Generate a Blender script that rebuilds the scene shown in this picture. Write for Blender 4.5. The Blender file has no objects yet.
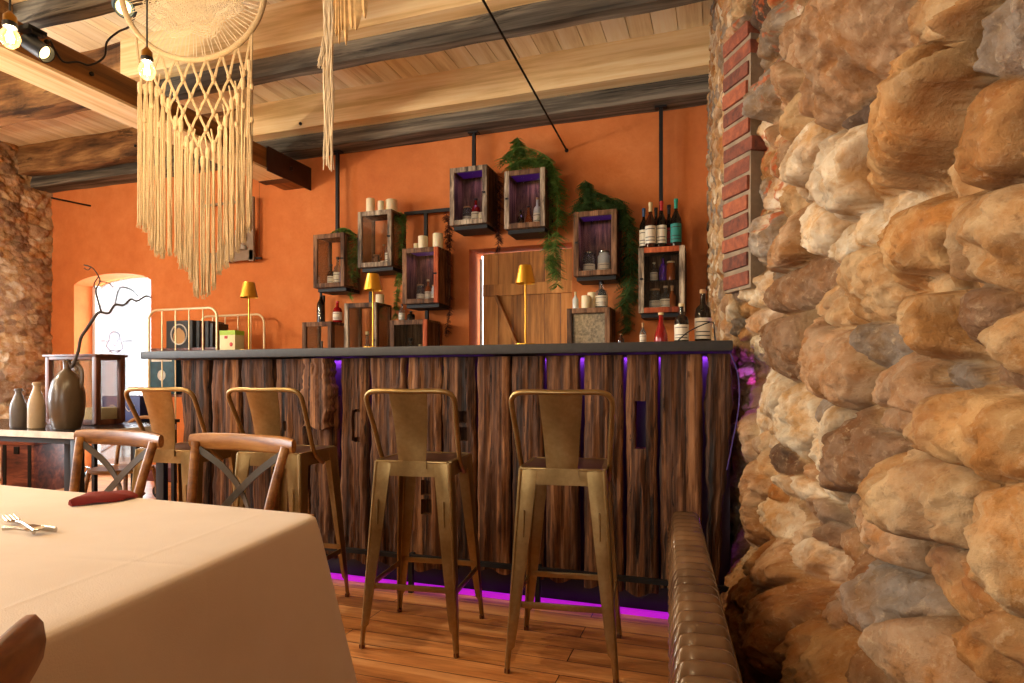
import bpy, bmesh, math, random
import numpy as np
from mathutils import Vector, Matrix, Euler
random.seed(7); RNG = np.random.default_rng(11)
SC = bpy.context.scene
COL = SC.collection
PI = math.pi
# ---------------------------------------------------------------- camera model (used to measure positions)
SN, CS, FX, HZ, H = 0.32, 0.94742, 616.0, 379.0, 1.08
WY = 4.97            # face of the orange wall
def ray(px): k = (px-512)/FX; return -SN+k*CS, CS+k*SN
def at(px, py=None, y=None, z=None, x=None, Z=None):
    rx, ry = ray(px); m = 0 if py is None else (HZ-py)/FX
    if y is not None: Z = y/ry
    elif x is not None: Z = x/rx
    elif z is not None: Z = (z-H)/m
    return Vector((rx*Z, ry*Z, H+m*Z))
# ---------------------------------------------------------------- tagging
def tag(o, label=None, cat=None, group=None, kind=None):
    if label: o['label'] = label
    if cat: o['category'] = cat
    if group: o['group'] = group
    if kind: o['kind'] = kind
    return o
def empty(name, loc=(0,0,0), rz=0, label=None, cat=None, group=None):
    o = bpy.data.objects.new(name, None); COL.objects.link(o)
    o.location = loc; o.rotation_euler = (0,0,rz); o.empty_display_size = .05
    return tag(o, label, cat, group)
def kids(o): return [c for c in bpy.data.objects if c.parent == o]
def copy_tree(o, parent=None):
    ch = kids(o)
    c = o.copy(); COL.objects.link(c); c.parent = parent
    for k in ch: copy_tree(k, c)
    return c
# ---------------------------------------------------------------- mesh builder
class MB:
    def __init__(s): s.v=[]; s.f=[]; s.t=[]; s.sm=[]; s.mi=[]; s.cur=0
    def add(s, vs, fs, tint=None, smooth=False):
        b=len(s.v); s.v += [tuple(v) for v in vs]
        t = random.random() if tint is None else tint
        for f in fs: s.f.append(tuple(b+i for i in f)); s.t.append(t); s.sm.append(smooth); s.mi.append(s.cur)
        return s
    def box(s, c, d, M=None, tint=None, bev=0.0):
        x,y,z = d[0]/2,d[1]/2,d[2]/2
        if bev<=0:
            vs=[Vector((a*x,b*y,e*z)) for a in(-1,1) for b in(-1,1) for e in(-1,1)]
            fs=[(0,1,3,2),(4,6,7,5),(0,4,5,1),(2,3,7,6),(0,2,6,4),(1,5,7,3)]
        else:
            bm=bmesh.new(); bmesh.ops.create_cube(bm,size=1); 
            bmesh.ops.scale(bm,vec=d,verts=bm.verts)
            bmesh.ops.bevel(bm,geom=bm.edges[:],offset=min(bev,min(d)*.45),segments=2,affect='EDGES',profile=.6)
            bm.verts.index_update(); vs=[v.co.copy() for v in bm.verts]; fs=[[v.index for v in f.verts] for f in bm.faces]; bm.free()
        if M is not None: vs=[M@v for v in vs]
        c=Vector(c); return s.add([v+c for v in vs],fs,tint,bev>0)
    def beam(s, a, b, w, h, up=(0,0,1), tint=None, bev=0):
        a,b=Vector(a),Vector(b); d=b-a; L=d.length; X=d.normalized(); Y=Vector(up).cross(X)
        if Y.length<1e-4: Y=Vector((0,1,0))
        Y.normalize(); Zv=X.cross(Y); M=Matrix((X,Y,Zv)).transposed()
        return s.box((a+b)/2,(L,w,h),M,tint,bev)
    def tube(s, pts, r, n=8, tint=None, closed=False, caps=True, flat=None):
        P=[Vector(p) for p in pts]; m=len(P); R=r if isinstance(r,(list,tuple)) else [r]*m
        T=[]
        for i in range(m):
            a=P[i-1] if (i>0 or closed) else P[i]; b=P[(i+1)%m] if (i<m-1 or closed) else P[i]
            t=(b-a); T.append(t.normalized() if t.length>1e-9 else Vector((0,0,1)))
        ref=Vector((0,0,1)) if abs(T[0].z)<.9 else Vector((1,0,0))
        U=(ref-T[0]*ref.dot(T[0])).normalized(); vs=[]
        for i in range(m):
            U=(U-T[i]*U.dot(T[i])).normalized(); W=T[i].cross(U)
            for j in range(n):
                a=2*PI*j/n; q=1 if flat is None else flat
                vs.append(P[i]+U*(math.cos(a)*R[i])+W*(math.sin(a)*R[i]*q))
        fs=[]
        for i in range(m if closed else m-1):
            for j in range(n):
                a=i*n+j; b=i*n+(j+1)%n; c=((i+1)%m)*n+(j+1)%n; d=((i+1)%m)*n+j
                fs.append((a,b,c,d))
        if caps and not closed: fs.append(tuple(range(n-1,-1,-1))); fs.append(tuple((m-1)*n+j for j in range(n)))
        return s.add(vs,fs,tint,True)
    def lathe(s, prof, c=(0,0,0), n=24, tint=None, cap=True, M=None):
        c=Vector(c); vs=[]; m=len(prof)
        for r,z in prof:
            for j in range(n):
                a=2*PI*j/n; v=Vector((r*math.cos(a),r*math.sin(a),z)); vs.append((M@v if M is not None else v)+c)
        fs=[(i*n+j,i*n+(j+1)%n,(i+1)*n+(j+1)%n,(i+1)*n+j) for i in range(m-1) for j in range(n)]
        if cap:
            if prof[0][0]>1e-4: fs.append(tuple(range(n-1,-1,-1)))
            if prof[-1][0]>1e-4: fs.append(tuple((m-1)*n+j for j in range(n)))
        return s.add(vs,fs,tint,True)
    def prism(s, poly, y0, y1, M=None, tint=None):   # polygon in x,z extruded along y
        n=len(poly); vs=[Vector((p[0],y0,p[1])) for p in poly]+[Vector((p[0],y1,p[1])) for p in poly]
        if M is not None: vs=[M@v for v in vs]
        fs=[tuple(range(n)),tuple(range(2*n-1,n-1,-1))]+[(i,i+n,(i+1)%n+n,(i+1)%n) for i in range(n)]
        return s.add(vs,fs,tint,False)
    def build(s, name, mats, parent=None, loc=None, rot=None, auto=None):
        me=bpy.data.meshes.new(name); me.from_pydata(s.v,[],s.f)
        if not isinstance(mats,(list,tuple)): mats=[mats]
        for m in mats: me.materials.append(m)
        me.polygons.foreach_set('use_smooth',s.sm); me.polygons.foreach_set('material_index',s.mi)
        a=me.attributes.new('tint','FLOAT','FACE'); a.data.foreach_set('value',s.t)
        bm=bmesh.new(); bm.from_mesh(me); bmesh.ops.recalc_face_normals(bm,faces=bm.faces)
        for e in bm.edges:
            if len(e.link_faces)==2 and e.calc_face_angle(0)>math.radians(auto or 40): e.smooth=False
        bm.to_mesh(me); bm.free()
        o=bpy.data.objects.new(name,me); COL.objects.link(o)
        if parent is not None: o.parent=parent
        if loc is not None: o.location=loc
        if rot is not None: o.rotation_euler=rot
        return o
def catmull(P, n=6, closed=False):
    P=[Vector(p) for p in P]; out=[]; m=len(P)
    for i in range(m if closed else m-1):
        p0=P[(i-1)%m] if closed or i>0 else P[0]; p1=P[i]; p2=P[(i+1)%m]; p3=P[(i+2)%m] if closed or i+2<m else P[-1]
        for j in range(n):
            t=j/n; out.append(.5*((2*p1)+(p2-p0)*t+(2*p0-5*p1+4*p2-p3)*t*t+(3*p1-p0-3*p2+p3)*t**3))
    if not closed: out.append(P[-1])
    return out
# ---------------------------------------------------------------- materials
def srgb(r,g,b):
    f=lambda c:(c/255/12.92) if c/255<=.04045 else ((c/255+.055)/1.055)**2.4
    return (f(r),f(g),f(b),1)
class NT:
    def __init__(s,name):
        s.m=bpy.data.materials.new(name); s.m.use_nodes=True; s.n=s.m.node_tree.nodes; s.l=s.m.node_tree.links
        s.n.clear(); s.out=s.n.new('ShaderNodeOutputMaterial'); s.p=s.n.new('ShaderNodeBsdfPrincipled'); s.l.new(s.p.outputs[0],s.out.inputs[0])
    def node(s,t,ins=None,**kw):
        nd=s.n.new('ShaderNode'+t)
        for k,v in kw.items(): setattr(nd,k,v)
        for k,v in (ins or {}).items():
            if hasattr(v,'is_output') or isinstance(v,bpy.types.NodeSocket): s.l.new(v,nd.inputs[k])
            else: nd.inputs[k].default_value=v
        return nd
    def coord(s,kind='Object',scale=(1,1,1),offset=None):
        tc=s.node('TexCoord'); mp=s.node('Mapping',{'Vector':tc.outputs[kind],'Scale':scale})
        if offset is not None: s.l.new(offset,mp.inputs['Location'])
        return mp.outputs[0]
    def noise(s,vec,scale=5,detail=6,rough=.55,dist=0):
        return s.node('TexNoise',{'Vector':vec,'Scale':scale,'Detail':detail,'Roughness':rough,'Distortion':dist}).outputs['Fac']
    def ramp(s,fac,stops,interp='LINEAR'):
        r=s.node('ValToRGB',{'Fac':fac}); e=r.color_ramp; e.interpolation=interp
        while len(e.elements)<len(stops): e.elements.new(.5)
        for el,(p,c) in zip(e.elements,stops): el.position=p; el.color=c if len(c)==4 else (*c,1)
        return r.outputs[0]
    def mix(s,fac,a,b,mode='MIX'):
        n=s.n.new('ShaderNodeMix'); n.data_type='RGBA'; n.blend_type=mode
        for i,v in ((0,fac),(6,a),(7,b)):
            if isinstance(v,bpy.types.NodeSocket): s.l.new(v,n.inputs[i])
            else: n.inputs[i].default_value=v
        return n.outputs[2]
    def math(s,op,a,b=0.5,c=None):
        n=s.n.new('ShaderNodeMath'); n.operation=op
        for i,v in enumerate((a,b)+((c,) if c is not None else ())):
            if isinstance(v,bpy.types.NodeSocket): s.l.new(v,n.inputs[i])
            else: n.inputs[i].default_value=v
        return n.outputs[0]
    def set(s,**kw):
        for k,v in kw.items():
            k=k.replace('_',' ')
            if isinstance(v,bpy.types.NodeSocket): s.l.new(v,s.p.inputs[k])
            else: s.p.inputs[k].default_value=v
        return s
    def bump(s,h,strength=.5,dist=.01):
        b=s.node('Bump',{'Height':h,'Strength':strength,'Distance':dist}); s.l.new(b.outputs[0],s.p.inputs['Normal'])
def plain(name,rgb,rough=.5,metal=0,spec=.5,noise=0.0,**kw):
    t=NT(name); c=srgb(*rgb)
    if noise:
        n=t.noise(t.coord(),scale=kw.pop('ns',14),detail=5); k=noise
        col=t.ramp(n,[(.25,tuple(x*(1-k) for x in c[:3])),(.75,tuple(min(1,x*(1+k)) for x in c[:3]))]); t.set(Base_Color=col)
        t.bump(n,.25,.004)
    else: t.set(Base_Color=c)
    t.set(Roughness=rough,Metallic=metal,Specular_IOR_Level=spec)
    for k,v in kw.items(): t.set(**{k:v})
    return t.m
def wood(name,cols,axis='z',scale=18,stretch=.05,rough=.6,bump=.4,dark=None,crack=0.0,tintamt=.25,knots=False,bd=.004,rand=True,spec=.35):
    """long-grained wood; cols = (dark, mid, light) in sRGB 0-255"""
    t=NT(name); sc=[1,1,1]; sc['xyz'.index(axis)]=stretch
    oi=t.node('ObjectInfo'); ofs=None
    if rand:
        cx=t.node('CombineXYZ',{'X':t.math('MULTIPLY',oi.outputs['Random'],37.),'Y':t.math('MULTIPLY',oi.outputs['Random'],91.),'Z':t.math('MULTIPLY',oi.outputs['Random'],53.)}); ofs=cx.outputs[0]
    at_=t.node('Attribute',attribute_name='tint'); 
    v=t.coord('Object',tuple(sc),ofs)
    vm=t.node('VectorMath',{0:v,1:at_.outputs['Vector']},operation='ADD')
    sc9=t.node('VectorMath',{0:at_.outputs['Vector'],1:(13.,17.,7.)},operation='MULTIPLY'); vm=t.node('VectorMath',{0:v,1:sc9.outputs[0]},operation='ADD').outputs[0]
    g=t.noise(vm,scale,8,.62,.4); g2=t.noise(vm,scale*4.5,4,.6); big=t.noise(vm,scale*.22,3,.5)
    gg=t.math('ADD',t.math('MULTIPLY',g,.62),t.math('ADD',t.math('MULTIPLY',g2,.18),t.math('MULTIPLY',big,.2)))
    c=[srgb(*x) for x in cols]
    col=t.ramp(gg,[(.40,c[0]),(.5,c[1]),(.60,c[2])])
    h=gg
    if knots:
        vs=[1,1,1]; vs['xyz'.index(axis)]=.45
        vk=t.node('VectorMath',{0:t.coord('Object',tuple(vs),ofs),1:sc9.outputs[0]},operation='ADD').outputs[0]
        vo=t.node('TexVoronoi',{'Vector':vk,'Scale':3.2}).outputs['Distance']
        km=t.ramp(vo,[(.035,(1,1,1)),(.085,(0,0,0))]); col=t.mix(t.math('MULTIPLY',km,.75),col,tuple(x*.35 for x in c[0][:3])+(1,))
    if crack>0:
        cr=t.noise(vm,scale*1.3,5,.7,.8); cm=t.ramp(cr,[(.36,(1,1,1)),(.42,(0,0,0))])
        col=t.mix(t.math('MULTIPLY',cm,crack),col,tuple(x*.22 for x in c[0][:3])+(1,)); h=t.math('SUBTRACT',gg,t.math('MULTIPLY',cm,.5*crack))
    tv=t.math('ADD',t.math('MULTIPLY',at_.outputs['Fac'],tintamt),1-tintamt/2)
    if rand: tv=t.math('MULTIPLY',tv,t.math('ADD',t.math('MULTIPLY',oi.outputs['Random'],tintamt),1-tintamt/2))
    hs=t.node('HueSaturation',{'Color':col,'Value':tv})
    t.set(Base_Color=hs.outputs[0],Roughness=rough,Specular_IOR_Level=spec); t.bump(h,bump,bd)
    return t.m
def thin_glass(name,rgb=(255,255,255),refl=.9,rough=.02):
    t=NT(name); t.n.remove(t.p)
    tr=t.node('BsdfTransparent',{'Color':srgb(*rgb)}); gl=t.node('BsdfGlossy',{'Color':(1,1,1,1),'Roughness':rough})
    lw=t.node('Fresnel',{'IOR':1.45}); mx=t.node('MixShader',{0:t.math('MULTIPLY',lw.outputs[0],refl),1:tr.outputs[0],2:gl.outputs[0]})
    t.l.new(mx.outputs[0],t.out.inputs[0]); return t.m
def emit(name,rgb,strength):
    t=NT(name); c=srgb(*rgb); t.set(Base_Color=c,Emission_Color=c,Emission_Strength=strength); return t.m

M={}
M['wood_board']=wood('ceiling_board_wood',((214,192,146),(240,224,184),(250,240,212)),'y',9,.06,.7,.25,knots=True,tintamt=.22,rand=False)
M['wood_new']=wood('new_joist_wood',((200,164,106),(230,198,144),(242,218,170)),'x',11,.05,.65,.25,knots=True,tintamt=.1,rand=False)
M['wood_lit_underside']=wood('lit_underside_wood',((206,164,104),(236,200,142),(246,220,172)),'y',11,.05,.65,.2,knots=True,tintamt=.1,rand=False)  # pale tone stands for light from below on the girder's underside
M['wood_grey']=wood('grey_beam_wood',((50,45,38),(92,85,74),(140,131,114)),'x',10,.05,.85,.7,crack=.7,tintamt=.1,bd=.01,rand=False)
M['wood_oldbrown']=wood('old_brown_beam_wood',((62,40,22),(122,86,50),(172,132,84)),'x',7,.14,.85,.8,crack=.7,tintamt=.1,bd=.012,rand=False)
M['wood_girder']=wood('girder_wood',((82,50,18),(126,80,32),(158,106,50)),'y',9,.04,.6,.3,tintamt=.1,rand=False,knots=True)
M['wood_plank']=wood('reclaimed_plank_wood',((32,18,9),(90,56,32),(146,100,62)),'z',32,.022,.8,.95,crack=.95,tintamt=.45,bd=.02)
M['wood_cab']=wood('weathered_cabinet_wood',((50,30,18),(106,72,46),(152,112,80)),'z',30,.1,.75,.6,crack=.5,tintamt=.4,bd=.004)
M['wood_cab2']=wood('peeling_cabinet_wood',((70,60,50),(140,120,98),(196,178,150)),'z',34,.12,.8,.6,crack=.7,tintamt=.4,bd=.004)
M['wood_cabo']=wood('reddish_cabinet_wood',((110,44,20),(168,76,36),(200,110,64)),'z',30,.1,.75,.5,crack=.3,tintamt=.3,bd=.004)
M['wood_door']=wood('door_wood',((122,76,30),(182,120,54),(208,148,78)),'z',9,.07,.6,.25,knots=True,tintamt=.25,rand=False)
M['wood_chair']=wood('chair_wood',((100,60,24),(146,96,46),(176,126,66)),'x',14,.15,.4,.1,tintamt=.1,spec=.4)
M['wood_chest']=wood('chest_wood',((40,16,10),(84,40,26),(122,66,46)),'x',10,.2,.5,.5,crack=.3,tintamt=.3)
M['wood_case']=wood('case_wood',((56,26,16),(96,54,36),(130,82,58)),'z',16,.08,.4,.2,tintamt=.3)
M['iron']=plain('black_iron',(26,24,23),.5,.6,noise=.3)
M['iron_dark']=plain('dark_steel',(14,13,14),.6,.2)
M['counter']=plain('counter_stone',(54,52,50),.55,0,.35,noise=.18,ns=40)
M['black']=plain('black_plastic',(14,14,15),.45)
M['brass']=plain('brass_cap',(150,106,42),.35,.9)
M['gold']=plain('gold_lamp_metal',(214,160,58),.36,.9)
M['steel']=plain('cutlery_steel',(190,182,172),.25,1)
M['wax']=plain('candle_wax',(238,220,180),.5,0,.4,Subsurface_Weight=.3,Subsurface_Radius=(.02,.012,.006))
M['wick']=plain('wick',(40,30,25),.9)
M['rope']=plain('cotton_rope',(190,168,134),.95,0,.1,noise=.18,ns=160)
M['rope_white']=plain('white_cotton',(218,202,174),.95,0,.1)
M['feather']=plain('feather',(214,180,128),.8,0,.2,noise=.3,ns=30)
M['fern']=plain('fern_green',(104,138,60),.7,0,.3,noise=.55,ns=22)
M['fern_dark']=plain('dark_fern',(76,104,50),.75,0,.3,noise=.5,ns=22)
M['fern_red']=plain('reddish_fern',(82,46,36),.8,0,.2,noise=.5,ns=22)
M['ceramic']=plain('brown_stoneware',(78,62,44),.3,0,.6,noise=.25,ns=9)
M['ceramic_grey']=plain('grey_stoneware',(92,84,78),.35,0,.5,noise=.2)
M['ceramic_tan']=plain('tan_stoneware',(172,150,118),.35,0,.5,noise=.12)
M['marble']=plain('pale_marble',(206,200,188),.3,0,.5,noise=.3,ns=12)
M['tabletop_dark']=plain('dark_tabletop',(44,38,36),.18,0,.6,noise=.2)
M['cream_metal']=plain('cream_painted_metal',(226,204,160),.35,.3)
M['maroon']=plain('maroon_wood',(96,44,46),.5,noise=.2)
M['napkin']=plain('maroon_leatherette',(120,34,34),.7,0,.3,noise=.15,ns=60)
M['seat_dark']=plain('stool_seat_metal',(98,66,52),.28,.75,noise=.2)
M['paper']=plain('label_paper',(226,214,190),.8)
M['paper_teal']=plain('label_teal',(40,128,116),.7)
M['paper_red']=plain('label_red',(170,40,30),.7)
M['paper_navy']=plain('navy_card',(30,42,96),.6)
M['card_dark']=plain('charcoal_card',(46,50,54),.6)
M['card_teal']=plain('teal_card',(40,78,92),.5,noise=.35,ns=18)
M['card_cream']=plain('cream_card',(210,190,140),.7)
M['card_green']=plain('lime_card',(150,176,40),.7)
M['sign']=plain('sign_board',(136,112,88),.6,noise=.12)
M['sign_light']=plain('sign_letters',(176,150,120),.6)
M['chrome']=plain('chrome_metal',(170,180,186),.15,1)
M['window_paint']=plain('window_frame_paint',(214,214,208),.5)
M['cap_black']=plain('cap_black',(22,20,20),.4); M['cap_red']=plain('cap_red',(176,26,34),.4); M['cap_blue']=plain('cap_blue',(48,84,128),.4)
M['cap_cream']=plain('cap_cream',(214,190,138),.5); M['cap_teal']=plain('cap_teal',(24,140,112),.4); M['cork']=plain('cork',(176,136,92),.85)
def glassy(name,rgb,rough=.08,trans=.0,spec=.7):
    t=NT(name); t.set(Base_Color=srgb(*rgb),Roughness=rough,Specular_IOR_Level=spec,Transmission_Weight=trans,IOR=1.45); return t.m
M['g_dark']=glassy('dark_bottle_glass',(22,16,12)); M['g_brown']=glassy('brown_bottle_glass',(56,26,14)); M['g_red']=glassy('red_liquid_glass',(168,28,28),.06,.35)
M['g_amber']=glassy('amber_liquid_glass',(176,92,40),.06,.45); M['g_clear']=glassy('clear_bottle_glass',(214,222,222),.04,.92); M['g_green']=glassy('green_bottle_glass',(30,52,34),.08,.2)
M['g_blue']=glassy('blue_bottle_glass',(30,70,170),.06,.5); M['g_purple']=glassy('violet_bottle_glass',(120,60,200),.06,.6); M['g_white']=glassy('milky_bottle_glass',(220,224,216),.15,.2)
M['pane']=thin_glass('pane_glass'); M['pane_case']=thin_glass('case_glass',(250,250,250),.6)
M['led_magenta']=emit('magenta_led',(190,24,214),.75)
M['led_purple']=emit('purple_led',(120,20,255),14)
M['led_cab']=emit('cabinet_led',(96,30,170),.11)
M['filament']=emit('lit_filament',(255,196,110),60)
M['plaster_dim']=plain('dim_beige_plaster',(128,112,90),.9,0,.2,noise=.15,ns=3)
M['glow_small']=emit('tiny_lamp',(255,220,150),6)
# brass-coloured stool metal with worn gradients
t=NT('antique_gold_metal'); n=t.noise(t.coord('Object'),7,6,.6); n2=t.noise(t.coord('Object'),60,3,.5)
t.set(Base_Color=t.ramp(t.math('ADD',t.math('MULTIPLY',n,.75),t.math('MULTIPLY',n2,.25)),[(.3,srgb(126,102,62)),(.5,srgb(146,120,76)),(.7,srgb(166,140,94))]),Metallic=.85,Roughness=t.math('ADD',t.math('MULTIPLY',n,.25),.2)); M['stool']=t.m
# orange plaster
t=NT('orange_plaster'); v=t.coord('Object'); n=t.noise(v,1.1,6,.6); n2=t.noise(v,7,6,.65)
t.set(Base_Color=t.ramp(t.math('ADD',t.math('MULTIPLY',n,.6),t.math('MULTIPLY',n2,.4)),[(.3,srgb(190,104,54)),(.5,srgb(206,119,63)),(.7,srgb(220,136,78))]),Roughness=.85,Specular_IOR_Level=.2); t.bump(t.math('ADD',n2,t.noise(v,40,4)),.25,.01); M['orange']=t.m
# floor planks
t=NT('oak_floor'); v=t.coord('Object')
br=t.node('TexBrick',{'Vector':v,'Color1':(0,0,0,1),'Color2':(1,1,1,1),'Mortar':(.5,.5,.5,1),'Scale':1.,'Mortar Size':.0022,'Brick Width':1.5,'Row Height':.115,'Bias':0.},offset=.37)
sx=t.node('VectorMath',{0:t.coord('Object',(.09,1,1)),1:br.outputs['Color']},operation='ADD').outputs[0]
g=t.noise(sx,13,7,.6,.5); g2=t.noise(sx,60,3,.6)
col=t.ramp(t.math('ADD',t.math('MULTIPLY',g,.75),t.math('MULTIPLY',g2,.25)),[(.34,srgb(140,84,40)),(.5,srgb(196,130,72)),(.66,srgb(222,164,104))])
vk=t.node('VectorMath',{0:t.coord('Object',(.5,1,1)),1:br.outputs['Color']},operation='ADD').outputs[0]
vo=t.node('TexVoronoi',{'Vector':vk,'Scale':4.6}).outputs['Distance']; km=t.ramp(vo,[(.05,(1,1,1)),(.16,(0,0,0))])
col=t.mix(t.math('MULTIPLY',km,.55),col,srgb(86,44,20)); col=t.node('HueSaturation',{'Color':col,'Value':t.math('ADD',t.math('MULTIPLY',t.node('SeparateColor',{0:br.outputs['Color']}).outputs[0],.3),.85)}).outputs[0]
col=t.mix(br.outputs['Fac'],col,srgb(48,26,14)); t.set(Base_Color=col,Roughness=t.math('ADD',t.math('MULTIPLY',g,.2),.25),Specular_IOR_Level=.45); t.bump(t.math('SUBTRACT',t.math('MULTIPLY',g,.3),br.outputs['Fac']),.3,.003); M['floor']=t.m
# table cloth
t=NT('linen_cloth'); v=t.coord('Object'); w=t.noise(v,420,2,.5); n=t.noise(v,2.5,5,.6)
t.set(Base_Color=t.ramp(n,[(.3,srgb(212,198,182)),(.7,srgb(224,212,198))]),Roughness=.9,Specular_IOR_Level=.15,Sheen_Weight=.15); 
def _crease(dx,dy,dz,per,off):
    d=t.node('VectorMath',{0:t.node('TexCoord').outputs['Object'],1:(dx,dy,dz)},operation='DOT_PRODUCT').outputs['Value']
    d=t.math('ADD',d,t.math('MULTIPLY',n,.02)); pp=t.math('PINGPONG',t.math('ADD',d,off),per); return t.ramp(pp,[(0,(1,1,1)),(.011,(0,0,0))])
cr=t.math('ADD',_crease(-.14,.99,0,.26,.10),t.math('ADD',_crease(.99,.14,0,.33,.18),_crease(0,0,1,.2,.04)))
t.bump(t.math('ADD',t.math('ADD',t.math('MULTIPLY',w,.12),t.math('MULTIPLY',n,.8)),t.math('MULTIPLY',cr,.10)),.35,.012); M['cloth']=t.m
# leather
t=NT('bronze_leather'); v=t.coord('Object'); n=t.noise(v,90,5,.6); n2=t.noise(v,8,4,.5)
t.set(Base_Color=t.ramp(n2,[(.3,srgb(74,50,32)),(.7,srgb(112,82,54))]),Roughness=.22,Specular_IOR_Level=.75); t.bump(n,.15,.002); M['leather']=t.m
# stone: colour per stone in attributes
def stone_mat(name,fine=1.0):
    t=NT(name); a=t.node('Attribute',attribute_name='stonecol'); v=t.coord('Object')
    n=t.noise(v,9*fine,8,.65,.3); n2=t.noise(v,38*fine,6,.7); n3=t.noise(v,3.2*fine,4,.6)
    c=t.mix(t.ramp(n,[(.38,(1,1,1)),(.6,(0,0,0))]),a.outputs['Color'],t.mix(1,a.outputs['Color'],(.74,.52,.3,1),'MULTIPLY'))
    c=t.mix(t.math('MULTIPLY',t.ramp(n2,[(.56,(0,0,0)),(.72,(1,1,1))]),.4),c,srgb(214,190,150))
    c=t.mix(t.math('MULTIPLY',t.ramp(n2,[(.28,(1,1,1)),(.42,(0,0,0))]),.5),c,srgb(88,62,42))
    c=t.mix(t.math('MULTIPLY',t.ramp(n3,[(.5,(0,0,0)),(.68,(1,1,1))]),.35),c,srgb(132,112,94))
    t.set(Base_Color=c,Roughness=.86,Specular_IOR_Level=.25); t.bump(t.math('ADD',n,t.math('MULTIPLY',n2,.7)),.9,.014); return t.m
M['stone']=stone_mat('field_stone'); M['stone_small']=stone_mat('rubble_stone',1.3)
t=NT('red_brick'); v=t.coord('Object'); a=t.node('Attribute',attribute_name='tint'); n=t.noise(v,24,7,.65)
c=t.ramp(t.math('ADD',t.math('MULTIPLY',a.outputs['Fac'],.3),t.math('MULTIPLY',n,.7)),[(.3,srgb(84,50,40)),(.5,srgb(128,70,50)),(.7,srgb(168,94,60))]); t.set(Base_Color=c,Roughness=.9); t.bump(n,.7,.006); M['brick']=t.m
# ================================================================= SETTING
XL=-7.21; YR=-3.0; ZC=3.60
def struct(o,label=None): return tag(o,label,None,None,'structure')
# floor
m=MB(); m.box(((XL-.6+.9)/2,(YR+WY+1.2)/2-.1,-.05),(.9-(XL-.6),WY+1.2-YR+.6,.1)); struct(m.build('floor',M['floor']),'warm oak plank floor')
# ceiling boards, one mesh, boards run away from the camera
m=MB(); x=XL-.3; w=.172
while x<.9:
    m.box((x+w/2,(YR+WY)/2,ZC+.0125),(w-.005,WY-YR+.5,.025),tint=random.random()); x+=w
m.box(((XL+.9)/2,(YR+WY)/2,ZC+.05),(.9-XL+1,WY-YR+.8,.04))
struct(m.build('ceiling',M['wood_board']),'pale board ceiling above the joists')
# beams
def rough_beam(mb,x0,x1,y0,y1,z0,z1,amp=.006,nx=60,tint=.5):
    # box beam along x with slightly wavy faces
    prof=[(y0,z0),(y1,z0),(y1,z1),(y0,z1)]; vs=[];seg=nx
    ph=[random.random()*9 for _ in range(8)]
    for i in range(seg+1):
        x=x0+(x1-x0)*i/seg
        for j,(y,z) in enumerate(prof):
            dy=amp*(math.sin(x*3.1+ph[j])+.6*math.sin(x*8.3+ph[j+4])); dz=amp*(math.sin(x*2.3+ph[(j+3)%8])+.6*math.sin(x*9.1+ph[j]))
            vs.append((x,y+dy,z+dz if z<ZC-.01 else z))
    fs=[(i*4+j,i*4+(j+1)%4,(i+1)*4+(j+1)%4,(i+1)*4+j) for i in range(seg) for j in range(4)]+[(3,2,1,0),tuple(seg*4+j for j in range(4))]
    mb.add(vs,fs,tint,False)
trim=[0]
def trimobj(m,mat,label):
    trim[0]+=1; return struct(m.build('trim_%d'%trim[0],mat),label)
GX0,GX1=-4.02,-3.72
def pair(yf,ya,yb,left_mat,left_label,first=False):
    """new joist yf..ya with the old beam ya..yb behind it; an old joist carries on left of the girder"""
    xr=.45
    m=MB(); rough_beam(m,GX0-.2,xr,yf,ya,3.317,ZC,.0015); b=trimobj(m,M['wood_new'],'new pale joist doubled against an old beam' )
    m=MB(); rough_beam(m,XL-.2 if first else GX0+.02,xr,ya,yb,3.19,ZC,.004); trimobj(m,M['wood_grey'],'old grey weathered ceiling beam')
    m=MB(); rough_beam(m,XL-.2,GX0-.21 if first else GX0+.01,yf+.02,(ya if first else yb),3.24 if not first else 3.30,ZC,.011); trimobj(m,left_mat,left_label)
    return b
jo=pair(4.60,4.74,4.96,M['wood_oldbrown'],'old brown joist left of the girder',True)
m=MB(); m.lathe([(0,0),(.014,0),(.014,.012),(0,.016)],(0,0,0),10,M=Matrix.Rotation(PI/2,3,'X'))
for px,py in ((136,146),(301,124)):
    q=at(px,py,y=4.60); o=m.build('bolt',M['iron'],jo,(q.x,4.598,q.z))
for yf in (3.405,2.42,1.25,.05,-1.15,-2.35): pair(yf,yf+.112,yf+.2,M['wood_oldbrown'],'old brown joist left of the girder')
# girder
m=MB(); m.box(((GX0+GX1)/2,(YR+WY)/2+.03,3.0),(GX1-GX0,WY-YR+.02,.17),bev=.008); g=trimobj(m,M['wood_girder'],'brown girder under the joists, running to the back wall')
m=MB(); m.box((GX1+.008,4.68,2.99),(.012,.62,.215),bev=.002); m.box(((GX0+GX1)/2,4.68,2.9),(GX1-GX0+.02,.1,.01)); m.lathe([(0,0),(.02,0),(.02,.02),(0,.024)],(GX1+.014,4.68,3.0),10,M=Matrix.Rotation(PI/2,3,'Y')); m.build('steel_bracket',plain('brown_steel',(66,44,36),.45,.5,noise=.2),g)
m=MB()
for px,py in ((91,74),(46,42),(172,122)):
    q=at(px,py,x=GX1); m.lathe([(0,0),(.013,0),(.013,.012),(0,.015)],(GX1,q.y,q.z),10,M=Matrix.Rotation(PI/2,3,'Y'))
m.build('bolt',M['iron'],g)
m=MB(); m.box(((GX0+GX1)/2,(YR+WY)/2-.1,2.905),(GX1-GX0-.01,WY-YR-.5,.018)); m.build('lit_underside_board',M['wood_lit_underside'],g)  # pale board added to carry the light on the girder's underside
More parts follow.
